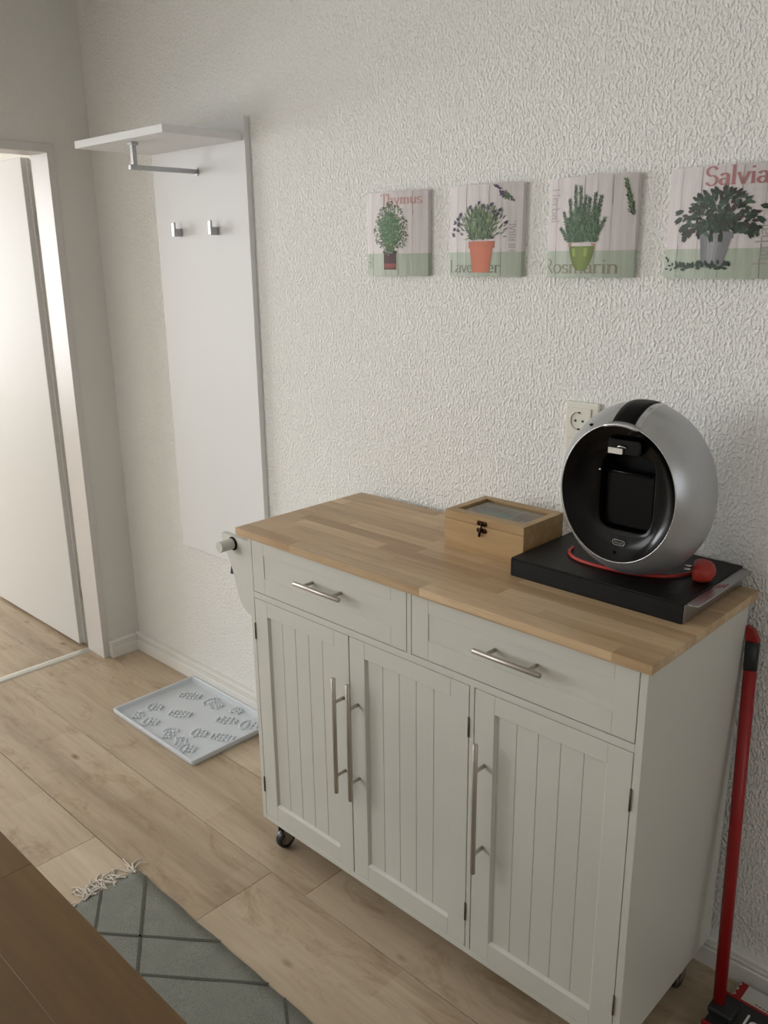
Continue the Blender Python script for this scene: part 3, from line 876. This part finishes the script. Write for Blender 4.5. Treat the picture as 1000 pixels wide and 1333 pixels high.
# ------------------------------------------------------------------ tea box on the worktop
TX0, TX1, TY0, TY1, TZ0, TZ1 = 1.932, 2.157, -0.242, -0.084, H, 1.054
tea = thing('tea_box', ((TX0 + TX1) / 2, (TY0 + TY1) / 2, H), 'bamboo tea box with a glass lid and small dark clasp on the worktop', 'box')
tb = MB(); wt_ = .009; LZ = 1.034
tb.box(TX0, TX1, TY0, TY0 + wt_, TZ0, LZ, .0006); tb.box(TX0, TX1, TY1 - wt_, TY1, TZ0, LZ, .0006)
tb.box(TX0, TX0 + wt_, TY0 + wt_, TY1 - wt_, TZ0, LZ, .0006); tb.box(TX1 - wt_, TX1, TY0 + wt_, TY1 - wt_, TZ0, LZ, .0006)
tb.box(TX0 + wt_, TX1 - wt_, TY0 + wt_, TY1 - wt_, TZ0, TZ0 + .006)
tb.box((TX0 + TX1) / 2 - .002, (TX0 + TX1) / 2 + .002, TY0 + wt_, TY1 - wt_, TZ0 + .006, LZ - .006)
tb.build('box_body', 'bamboo', tea)
ld = MB(); lf = .019
ld.box(TX0, TX1, TY0, TY0 + lf + .008, LZ + .0006, TZ1, .0006); ld.box(TX0, TX1, TY1 - lf, TY1, LZ + .0006, TZ1, .0006)
ld.box(TX0, TX0 + lf, TY0 + lf + .008, TY1 - lf, LZ + .0006, TZ1, .0006); ld.box(TX1 - lf, TX1, TY0 + lf + .008, TY1 - lf, LZ + .0006, TZ1, .0006)
lid = ld.build('lid', 'bamboo', tea)
MB().box(TX0 + lf - .003, TX1 - lf + .003, TY0 + lf + .005, TY1 - lf + .003, TZ1 - .008, TZ1 - .005).build('glass_pane', 'glass', lid)
lc = MB(); cx = 2.042
for z in (1.0405, 1.0235):
    lc.ball((cx - .009, TY0 - .001, z), .0058, (1, .35, 1)); lc.ball((cx + .009, TY0 - .001, z), .0058, (1, .35, 1))
    lc.box(cx - .012, cx + .012, TY0 - .0022, TY0, z - .0052, z + .0052, .0008)
lc.tube([(cx + .003, TY0 - .004, 1.041), (cx + .002, TY0 - .006, 1.032), (cx - .001, TY0 - .006, 1.022), (cx - .003, TY0 - .006, 1.010)], [.0022, .0026, .0032, .0034], 8)
lc.ball((cx, TY0 - .004, 1.0235), .0042); lc.ball((cx + .002, TY0 - .003, 1.0405), .0038)
lc.build('clasp', 'bronze', tea)
def packet(x0, x1, y0, y1, z, mat, label):
    m = MB(); m.box(x0, x1, y0, y1, TZ0 + .0065, z, .0012)
    tag(m.build('tea_packet', mat), label, 'tea packet', 'tea packets in the box')
midx = (TX0 + TX1) / 2
packet(TX0 + .012, midx - .004, -.150, -.098, 1.024, 'greenpack', 'green tea packet under the glass, back left of the bamboo box')
packet(TX0 + .012, midx - .004, -.228, -.155, 1.018, 'creampack', 'cream tea packet under the glass, front left of the bamboo box')
packet(midx + .004, TX1 - .012, -.150, -.098, 1.014, 'creampack', 'cream tea packet under the glass, back right of the bamboo box')
packet(midx + .004, TX1 - .012, -.228, -.155, 1.024, 'orangepack', 'orange tea packet under the glass, front right of the bamboo box')

# ------------------------------------------------------------------ capsule drawer
KX0, KX1, KY0, KY1, KZ = 2.1655, 2.5555, -0.299, -0.022, 1.0035
cap = thing('capsule_drawer', ((KX0 + KX1) / 2, (KY0 + KY1) / 2, H), 'flat black capsule drawer with a metal pull under the coffee machine', 'drawer')
kc = MB()
kc.box(KX0, KX1 - .002, KY0, KY1, KZ - .004, KZ, .0012); kc.box(KX0, KX1 - .002, KY0, KY1, H, H + .004, .001)
kc.box(KX0, KX0 + .004, KY0, KY1, H + .004, KZ - .004); kc.box(KX0, KX1 - .002, KY0 + .0003, KY0 + .004, H + .004, KZ - .004)
kc.box(KX0, KX1 - .002, KY1 - .004, KY1 - .0003, H + .004, KZ - .004)
kc.build('case', 'blackcase', cap)
kd = MB()
kd.box(KX1 - .003, KX1 + .001, KY0 + .004, KY1 - .004, H + .003, KZ - .004, .0006)
kdo = kd.build('drawer_front', 'alu', cap)
kl = MB()
lipp = [(KX1 - .001, KY0 + .010), (KX1 + .018, KY0 + .012), (KX1 + .022, KY0 + .016), (KX1 + .022, KY1 - .016), (KX1 + .018, KY1 - .012), (KX1 - .001, KY1 - .010)]
kl.prism(lipp, KZ - .0045, KZ - .003, 'z')
kl.tube([(x, y, KZ - .0035) for x, y in lipp], .0015, 8)
kl.build('pull', 'alu', kdo)
sk = MB()
for k, (ya, yb) in enumerate(((-.175, -.150), (-.170, -.143), (-.163, -.135))):
    xx = KX1 + .004 + k * .005
    for q in range(6):
        yy = ya + (yb - ya) * q / 6
        sk.box(xx, xx + .003, yy, yy + (yb - ya) / 6 * .7, KZ - .0030, KZ - .0026)
sk.build('sticker', 'red', kdo)

# ------------------------------------------------------------------ coffee machine
MCX, MCY, MTH = 2.3941, -0.2835, -0.0051
SXs, R0, RM, TM, TT, RB, ZC0, DZ = 0.8836, 0.1376, 0.1777, 0.0984, 0.1466, 0.0687, 1.1816, -0.0077
nV = Vector((-math.sin(MTH), -math.cos(MTH), 0)); sV = Vector((math.cos(MTH), -math.sin(MTH), 0)); zV = Vector((0, 0, 1))
O = Vector((MCX, MCY, 0))
cm = thing('coffee_machine', (MCX, -0.17, KZ), 'round silver and black capsule coffee machine standing on the black drawer', 'coffee machine')
def prof_r(t):
    if t < TM: return R0 + (RM - R0) * (1 - (1 - t / TM) ** 2.5)
    return RB + (RM - RB) * math.sqrt(max(0, 1 - ((t - TM) / (TT - TM)) ** 2))
def mp(u, zz, dep): return O + sV * u + zV * zz - nV * dep      # u sideways, absolute z, depth behind the rim plane
def shell_pt(t, ph, off=0.0):
    r = prof_r(t) + off; zc = ZC0 + DZ * min(t / TM, 1)
    p = mp(math.cos(ph) * r * SXs, zc + math.sin(ph) * r, t)
    p.z = max(p.z, KZ + .0008)
    return p
NP = 72
ts = [0, .003, .007, .012, .02, .03, .04, .052, .065, .08, TM, .106, .113, .120, .127, .133, .138, .142, .145, TT]
m = MB(); m.rings([[shell_pt(t, 2 * PI * k / NP) for k in range(NP)] for t in ts], cap1=True)
shell = m.build('housing', 'silver', cm)
# bright rim ring
m = MB()
loops = []
for k in range(NP):
    ph = 2 * PI * k / NP; cph, sph = math.cos(ph), math.sin(ph)
    ring = []
    for rr, dd in ((R0 + .0008, .002), (R0 + .0005, -.0008), (R0 - .0008, -.0014), (R0 - .0018, -.0005), (R0 - .002, .003)):
        ring.append(mp(cph * rr * SXs, ZC0 + sph * rr, dd))
    loops.append(ring)
loops.append(loops[0])
m.rings(loops, closed=False)
m.build('rim_ring', 'silver2', cm)
# black dished face down to the rounded rectangular bay
BU, BZ_, BW, BHH, BR = .0095, ZC0 - .001, .0575, .0765, .016
def bay(k, grow=0.0):
    ph = 2 * PI * (k + .5) / NP; c, s_ = math.cos(ph), math.sin(ph)
    e = 5.0; q = (abs(c) ** e + abs(s_) ** e) ** (-1 / e)
    return (BU + c * q * (BW + grow), BZ_ + s_ * q * (BHH + grow))
def face_pt(k, f, dep):
    ph = 2 * PI * (k + .5) / NP
    a = (math.cos(ph) * (R0 - .0018) * SXs, ZC0 + math.sin(ph) * (R0 - .0018)); b = bay(k)
    return mp(a[0] + (b[0] - a[0]) * f, a[1] + (b[1] - a[1]) * f, dep)
m = MB()
m.rings([[face_pt(k, f, dp) for k in range(NP)] for f, dp in ((0, .001), (.06, .0035), (.2, .009), (.4, .015), (.6, .019), (.8, .021), (.94, .0215), (1.0, .0235))])
face = m.build('front_face', 'black', cm)
m = MB()
m.rings([[mp(*bay(k), dp) for k in range(NP)] for dp in (.0235, .026, .060)] + [[mp(*bay(k, -.008), .066) for k in range(NP)]], cap1=True)
m.build('cup_bay', 'blacksoft', cm)
# tank / holder plate inside the bay with an upper ledge
def rrect(u0, u1, z0, z1, r, dep, n=6):
    pts = []
    for (cx_, cz_, a0) in ((u1 - r, z1 - r, 0), (u0 + r, z1 - r, 90), (u0 + r, z0 + r, 180), (u1 - r, z0 + r, 270)):
        for i in range(n + 1):
            a = math.radians(a0 + 90 * i / n); pts.append(mp(cx_ + r * math.cos(a), cz_ + r * math.sin(a), dep))
    return pts
m = MB(); m.rings([rrect(BU - .052, BU + .050, BZ_ - .072, BZ_ + .038, .006, d_) for d_ in (.062, .040)] + [rrect(BU - .050, BU + .048, BZ_ - .070, BZ_ + .036, .006, .0385)], cap1=True, smooth=False)
m.build('drip_tray_holder', 'blacksoft', cm)
m = MB(); m.tube([mp(BU - .056, BZ_ + .040, .030), mp(BU + .044, BZ_ + .038, .030)], .0032, 10)
m.build('holder_ledge', 'black', cm)
m = MB(); m.ball(mp(BU - .059, BZ_ + .040, .022), .0028); m.build('ledge_stud', 'chrome', cm)
# brew head above the bay with steel tab
m = MB(); m.rings([rrect(-.030, .040, ZC0 + .077, ZC0 + .108, .008, d_) for d_ in (.030, .010)] + [rrect(-.028, .038, ZC0 + .079, ZC0 + .106, .008, .008)], cap1=True, smooth=False)
m.build('brew_head', 'black', cm)
m = MB(); m.rings([rrect(-.0248, .0050, ZC0 + .0790, ZC0 + .0900, .001, d_) for d_ in (.007, .0035)], cap1=True, smooth=False)
m.build('capsule_slot', 'strip', cm)
m = MB(); m.tube([mp(-.008, ZC0 + .091, .006), mp(-.002, ZC0 + .0945, .003), mp(.004, ZC0 + .0945, .003), mp(.012, ZC0 + .092, .006)], .0016, 8)
m.build('slot_lever', 'chrome', cm)
# badge: pill outline with the maker's word
m = MB(); bz_ = ZC0 - .0998; bu = .005; bd = .0150
def pill(rx, rz, dep, n=32):
    pts = []
    for i in range(n):
        a = 2 * PI * i / n; c_, s_ = math.cos(a), math.sin(a)
        pts.append(mp(bu + (rx - rz) * (1 if c_ > 0 else -1) + rz * c_, bz_ + rz * s_, dep))
    return pts
m.tube(pill(.0130, .0052, bd - .0012), .0006, 6, closed=True)
bdg = m.build('badge', 'silver2', cm)
tc_ = bpy.data.curves.new('badge_text', 'FONT'); tc_.body = "DeLonghi"; tc_.size = .0062; tc_.align_x = 'CENTER'; tc_.align_y = 'CENTER'; tc_.extrude = .0002
to = bpy.data.objects.new('badge_text', tc_); COL.objects.link(to)
bpy.context.view_layer.update()
me = bpy.data.meshes.new_from_object(to); bpy.data.objects.remove(to)
me.materials.clear(); me.materials.append(MT['silver2'])
bo = mp(bu, bz_, bd - .0012)
tw = bpy.data.objects.new('badge_lettering', me); COL.objects.link(tw)
for v_ in me.vertices: v_.co = sV * (v_.co.x * .82) + zV * v_.co.y + nV * v_.co.z
tw.parent = bdg; tw.location = bo - WORLD[bdg.name]
m = MB(); m.ball(mp(-.0013, ZC0 - .1197, .0095), .0035); m.build('indicator', 'blacksoft', cm)
# black band over the top, silver rails and chrome lip
def band(u0, u1, t0, t1, off, n=22, base=-.001):
    lo = []; 
    for i in range(n + 1):
        t = t0 + (t1 - t0) * i / n
        def at(u, o_):
            r = prof_r(t) + o_; zc = ZC0 + DZ * min(t / TM, 1)
            c_ = u / (r * SXs); s_ = math.sqrt(max(0, 1 - c_ * c_))
            return mp(u, zc + s_ * r, t)
        us = [u0 + (u1 - u0) * q / 4 for q in range(5)]
        lo.append([at(u0, base)] + [at(u, off) for u in us] + [at(u1, base)])
    return lo
for nm, mat_, u0, u1, off, t1 in (('top_band', 'blacksoft', -.0190, .0265, .0022, .125), ('band_rail', 'silver2', -.0280, -.0190, .0014, .060), ('band_rail', 'silver2', .0265, .0385, .0014, .125)):
    m = MB(); m.rings(band(u0, u1, .003, t1, off), closed=False); 
    m.build(nm, mat_, cm)
m = MB()
m.tube([mp(u, ZC0 + math.sqrt(max(0, 1 - (u / (R0 * SXs)) ** 2)) * R0 - .001, -.003) for u in [-.036 + .074 * i / 12 for i in range(13)]], [.0018] + [.0036] * 11 + [.0018], 10)
m.build('release_lip', 'silver2', cm)
m = MB(); m.ball(shell_pt(.012, math.radians(121)), .005, (1, 1, .6)); m.build('side_button', 'blacksoft', cm)
# red cord lying round the foot, plug beside it
cp = [(2.236, -.165), (2.243, -.192), (2.262, -.214), (2.290, -.228), (2.33, -.2335), (2.37, -.232), (2.41, -.226), (2.445, -.212), (2.475, -.188), (2.492, -.160), (2.500, -.130), (2.505, -.100), (2.515, -.082)]
def smoothp(P_, n=5):
    out = []
    for i in range(len(P_) - 1):
        p0, p1, p2, p3 = P_[max(i - 1, 0)], P_[i], P_[i + 1], P_[min(i + 2, len(P_) - 1)]
        for k in range(n):
            t = k / n
            out.append(tuple(.5 * (2 * p1[q] + (p2[q] - p0[q]) * t + (2 * p0[q] - 5 * p1[q] + 4 * p2[q] - p3[q]) * t * t + (3 * p1[q] - p0[q] - 3 * p2[q] + p3[q]) * t ** 3) for q in range(len(p1))))
    out.append(P_[-1]); return out
m = MB(); m.tube([(x, y, KZ + .0042) for x, y in smoothp(cp)], .0036, 10)
cord = m.build('power_cord', 'cordred', cm)
# angled plug body: flattened wedge, pins pointing towards the machine
m = MB()
pc = Vector((2.524, -.160, KZ + .0205)); pa = Vector((.93, .30, 0)).normalized(); pb = Vector((-.30, .93, 0)).normalized()
L_ = []
for q, (w_, h_, ofs) in enumerate(((.019, .0165, -.014), (.0215, .019, -.009), (.0225, .020, .002), (.021, .018, .014), (.015, .013, .022), (.004, .005, .027))):
    L_.append([pc + pa * ofs + pb * (math.copysign(abs(math.cos(a)) ** .7, math.cos(a)) * w_ * 1.45) + zV * (math.copysign(abs(math.sin(a)) ** .7, math.sin(a)) * h_) for a in [2 * PI * i / 20 for i in range(20)]])
m.rings(L_, cap0=True, cap1=True)
m.tube([pc + pb * .010, pc + pb * .030 - pa * .004 + zV * .002, pc + pb * .050 - pa * .012 - zV * .003, Vector((2.500, -.082, KZ + .0042))], [.0170, .0125, .0075, .0036], 12)
plug = m.build('plug', 'plugred', cord)
m = MB()
for sd in (-1, 1):
    a0 = pc + pb * (.0095 * sd) - pa * .014 + zV * (.002)
    m.tube([a0, a0 - pa * .018, a0 - pa * .0185], [.0024, .0024, .0012], 10)
m.build('plug_pins', 'chrome', cord)

# ------------------------------------------------------------------ boot tray
tr = thing('boot_tray', (.70, -.205, 0), 'light grey plastic boot tray with raised shoe prints on the floor', 'tray')
a0x, a1x, a0y, a1y = .452, .975, -.392, -.030
def rr2(x0, x1, y0, y1, r, z, n=4):
    pts = []
    for (cx_, cy_, s0) in ((x1 - r, y1 - r, 0), (x0 + r, y1 - r, 90), (x0 + r, y0 + r, 180), (x1 - r, y0 + r, 270)):
        for i in range(n + 1):
            a = math.radians(s0 + 90 * i / n); pts.append((cx_ + r * math.cos(a), cy_ + r * math.sin(a), z))
    return pts
def ins(d, z, r=.012): return rr2(a0x + d, a1x - d, a0y + d, a1y - d, r, z)
m = MB()
m.rings([ins(.006, 0.0005), ins(.002, .010), ins(.003, .018), ins(.001, .020), ins(.003, .023), ins(.008, .023), ins(.011, .020), ins(.016, .006), ins(.020, .004)], cap0=True, cap1=True, smooth=False)
m.build('tray_base', 'tray', tr)
def footprint(cx_, cy_, ang, L, W, heel):
    L *= 1.12; W *= 1.15; m = MB(); ca, sa = math.cos(ang), math.sin(ang); r2 = random.Random(int(cx_ * 1000))
    n = 3 if not heel else 3
    rowsn = max(3, int(L / .0155))
    for i in range(rowsn):
        q = (i + .5) / rowsn; wv = math.sin(PI * min(max(q, .12), .88)) ** .5 * W
        for j in range(n):
            u = (q - .5) * L; v = (j - (n - 1) / 2) * wv / n + (.002 if i % 2 else -.002)
            m.ball((cx_ + u * ca - v * sa, cy_ + u * sa + v * ca, .006), .0062, (1.1, .8, 1.0), 8, 5)
    if heel:
        for k in range(9):
            a = PI / 2 + PI * k / 8; u, v = -L * .45 + math.cos(a) * W * .35, math.sin(a) * W * .5
            m.ball((cx_ + u * ca - v * sa, cy_ + u * sa + v * ca, .005), .0056, (1, 1, .95), 8, 5)
    o = m.build('shoe_print', 'tray', tr)
for args in [(.542, -.335, -.9, .050, .045, False), (.628, -.325, .55, .040, .045, True), (.545, -.255, .55, .040, .045, True), (.650, -.225, .50, .085, .050, False),
             (.560, -.120, .5, .085, .048, False), (.690, -.095, -.05, .060, .055, True), (.795, -.068, 0, .030, .035, True), (.745, -.335, -.9, .05, .045, True),
             (.815, -.330, -.5, .060, .048, False), (.880, -.335, .6, .040, .045, True), (.825, -.250, .55, .040, .045, True), (.900, -.215, .50, .085, .048, False),
             (.815, -.135, .5, .080, .048, False), (.915, -.095, .5, .050, .05, True)]:
    footprint(*args)

# ------------------------------------------------------------------ rug with tassels
RX0, RX1, RY0, RY1 = 1.288, 2.95, -1.372, -0.783
rug = thing('runner_rug', ((RX0 + RX1) / 2, (RY0 + RY1) / 2, 0), 'flat grey woven rug with dark diamond lines and cream fringe, beside the table', 'rug')
m = MB(); nx, ny = 60, 16
g_ = [[m.bm.verts.new((RX0 + (RX1 - RX0) * i / nx, RY0 + (RY1 - RY0) * j / ny + .0015 * math.sin(i * 1.1) * (1 if j in (0, ny) else 0), .0045 + .0006 * math.sin(i * .7 + j) + .0004 * math.sin(i * 2.1 - j * 1.3))) for j in range(ny + 1)] for i in range(nx + 1)]
for i in range(nx):
    for j in range(ny):
        f = m.bm.faces.new([g_[i][j], g_[i + 1][j], g_[i + 1][j + 1], g_[i][j + 1]]); f.smooth = True
rim = [g_[i][0] for i in range(nx + 1)] + [g_[nx][j] for j in range(1, ny + 1)] + [g_[i][ny] for i in range(nx - 1, -1, -1)] + [g_[0][j] for j in range(ny - 1, 0, -1)]
low = [m.bm.verts.new((v.co.x, v.co.y, 0.0003)) for v in rim]
for i in range(len(rim)):
    j = (i + 1) % len(rim); m.bm.faces.new([rim[i], low[i], low[j], rim[j]])
m.build('woven_field', 'rug', rug)
def rline(xi, slope):
    # from the wall side edge going away from the wall
    x_a, y_a = xi, RY1
    x_b, y_b = xi - (RY1 - RY0) / slope * 1.0 if slope > 0 else xi + (RY1 - RY0) / -slope, RY0
    dx, dy = x_b - x_a, y_b - y_a
    t0, t1 = 0.0, 1.0
    for lim, sg in ((RX0 + .004, 1), (RX1 - .004, -1)):
        fa, fb = (x_a - lim) * sg, (x_b - lim) * sg
        if fa < 0 and fb < 0: return
        if fa < 0: t0 = max(t0, fa / (fa - fb))
        if fb < 0: t1 = min(t1, fa / (fa - fb))
    l = math.hypot(dx, dy); n_ = (-dy / l * .0036, dx / l * .0036)
    A_ = (x_a + dx * t0, y_a + dy * t0); B_ = (x_a + dx * t1, y_a + dy * t1)
    m = MB(); m.prism([(A_[0] + n_[0], A_[1] + n_[1]), (A_[0] - n_[0], A_[1] - n_[1]), (B_[0] - n_[0], B_[1] - n_[1]), (B_[0] + n_[0], B_[1] + n_[1])], .0046, .0062, 'z')
    m.build('woven_line', 'rugline', rug)
for xi in (1.128, 1.328, 1.920, 2.120, 2.71): rline(xi, -.69)
for xi in (1.672, 1.862, 2.450, 2.640): rline(xi, .785)
rg = random.Random(11)
ny_t = 19
for k in range(ny_t):
    y = RY1 - .012 - k * (RY1 - RY0 - .03) / ny_t
    m = MB(); base = Vector((RX0 + .004, y, .006))
    ang = PI + rg.uniform(-.9, .9)
    for q in range(7):
        a = ang + rg.uniform(-.45, .45); L2 = rg.uniform(.045, .080); cv = rg.uniform(-2.4, 2.4)
        p = base + Vector((0, rg.uniform(-.006, .006), 0)); path = [p.copy()]
        for i in range(6):
            p = p + Vector((math.cos(a), math.sin(a), 0)) * L2 / 6; a += cv / 6 * (1.6 if i > 2 else 1)
            path.append(Vector((p.x, p.y, max(.0018, .006 + .004 * math.sin(i * .9 + q) - i * .0006))))
        m.tube(path, .0019, 5)
    m.ball(base, .004, (1, 1.2, .7), 8, 5)
    m.build('tassel', 'fringe', rug)

# ------------------------------------------------------------------ table in the foreground
TBX0, TBX1, TBY0, TBY1, TBZ = 1.45, 2.72, -2.12, -1.327, 0.75
tab = thing('wooden_table', ((TBX0 + TBX1) / 2, (TBY0 + TBY1) / 2, 0), 'brown oiled wood table, one corner of its top in the lower left foreground', 'table')
top = MB().box(TBX0 + .003, TBX1 - .003, TBY0 + .003, TBY1 - .003, TBZ - .028, TBZ - .0005).build('tabletop', 'table', tab)
y = TBY1; i = 0; rt = random.Random(3)
while y > TBY0 + .001:
    wd = .110; lo = max(y - wd, TBY0)
    if i == 0: cuts = [TBX0, 2.027, TBX1]
    else:
        cuts = [TBX0]; 
        while cuts[-1] < TBX1 - .5: cuts.append(cuts[-1] + rt.uniform(.35, .6))
        cuts.append(TBX1)
    for a, b in zip(cuts, cuts[1:]):
        MB().box(a, b, lo, y, TBZ - .024, TBZ, .0010 if i == 0 else 0).build('stave', 'table', top)
    y = lo; i += 1
for lx in (TBX0 + .05, TBX1 - .12):
    for ly in (TBY0 + .05, TBY1 - .12):
        MB().box(lx, lx + .07, ly, ly + .07, 0, TBZ - .028, .003).build('leg', 'table', tab)
ap = MB()
ap.box(TBX0 + .12, TBX1 - .12, TBY1 - .10, TBY1 - .08, TBZ - .11, TBZ - .028); ap.box(TBX0 + .12, TBX1 - .12, TBY0 + .08, TBY0 + .10, TBZ - .11, TBZ - .028)
ap.build('apron', 'table', tab)

# ------------------------------------------------------------------ floor mop leaning in the corner between cart and wall
mop = thing('floor_mop', (2.75, -.15, 0), 'red floor mop with black head leaning between the cart and the wall', 'mop')
pA, pB = Vector((2.662, -.168, .046)), Vector((2.5985, -.045, .855))
dM = (pB - pA).normalized()
m = MB(); m.tube([pA, pB], .0132, 20); m.build('handle', 'red', mop)
m = MB(); m.tube([pB - dM * .060, pB], .0142, 20); m.build('grip', 'mopblack', mop)
# red sloping hanging tip
m = MB(); e1 = Vector((1, 0, 0)); e1 = (e1 - dM * e1.dot(dM)).normalized(); e2 = dM.cross(e1)
tip = [(-.0128, 0), (.0128, 0), (.0128, .004), (.004, .020), (.000, .026), (-.0128, .032)]
fr = [pB + e1 * a + dM * b + e2 * .0085 for a, b in tip]; bk = [pB + e1 * a + dM * b - e2 * .0085 for a, b in tip]
vf = [m.bm.verts.new(p) for p in fr]; vb = [m.bm.verts.new(p) for p in bk]
m.bm.faces.new(vf); m.bm.faces.new(vb[::-1])
for i in range(len(tip)):
    j = (i + 1) % len(tip); m.bm.faces.new([vf[i], vb[i], vb[j], vf[j]])
m.build('hanging_tip', 'red', mop)
m = MB(); m.box(2.652, 3.01, -.225, -.120, .020, .044, .004)
plate = m.build('head_plate', 'mopblack', mop)
m = MB(); m.box(2.648, 2.70, -.198, -.150, .040, .058, .004); m.tube([pA + dM * .008, pA - dM * .012], [.0150, .0155], 18); m.build('joint', 'mopblack', mop)
m = MB()
m.box(2.650, 3.012, -.1225, -.1165, .020, .0455, .001); m.box(2.650, 3.012, -.2285, -.2225, .020, .0455, .001)
m.build('red_edge', 'red', mop)
m = MB(); m.box(2.660, 3.06, -.265, -.038, .002, .020, .005)
pad = m.build('wiping_pad', 'mopwhite', mop)
# zigzag tape along the pad's end
m = MB(); N = 26; ya, yb = -.262, -.042
for i in range(N):
    y0_ = ya + (yb - ya) * i / N; y1_ = ya + (yb - ya) * (i + 1) / N
    o0 = .003 if i % 2 else -.003; o1 = -o0
    m.bm.faces.new([m.bm.verts.new(p) for p in ((2.666 + o0, y0_, .0206), (2.682, y0_, .0206), (2.682, y1_, .0206), (2.666 + o1, y1_, .0206))])
m.build('zigzag_tape', 'red', pad)
m = MB()
for i in range(9):
    x_ = 2.712 + i * .008; m.box(x_, x_ + .005, -.086 - .0006 * i, -.0835 - .0006 * i, .0200, .0207)
m.build('woven_label', 'red', pad)
# white letter on the plate
tc_ = bpy.data.curves.new('head_text', 'FONT'); tc_.body = "leda"; tc_.size = .050; tc_.extrude = .0004; tc_.align_x = 'LEFT'; tc_.align_y = 'CENTER'
to = bpy.data.objects.new('head_text', tc_); COL.objects.link(to); bpy.context.view_layer.update()
me = bpy.data.meshes.new_from_object(to); bpy.data.objects.remove(to)
me.materials.clear(); me.materials.append(MT['white'])
lt = bpy.data.objects.new('printed_letters', me); COL.objects.link(lt)
lt.parent = plate; lt.location = Vector((2.715, -.165, .0444)) - WORLD[plate.name]
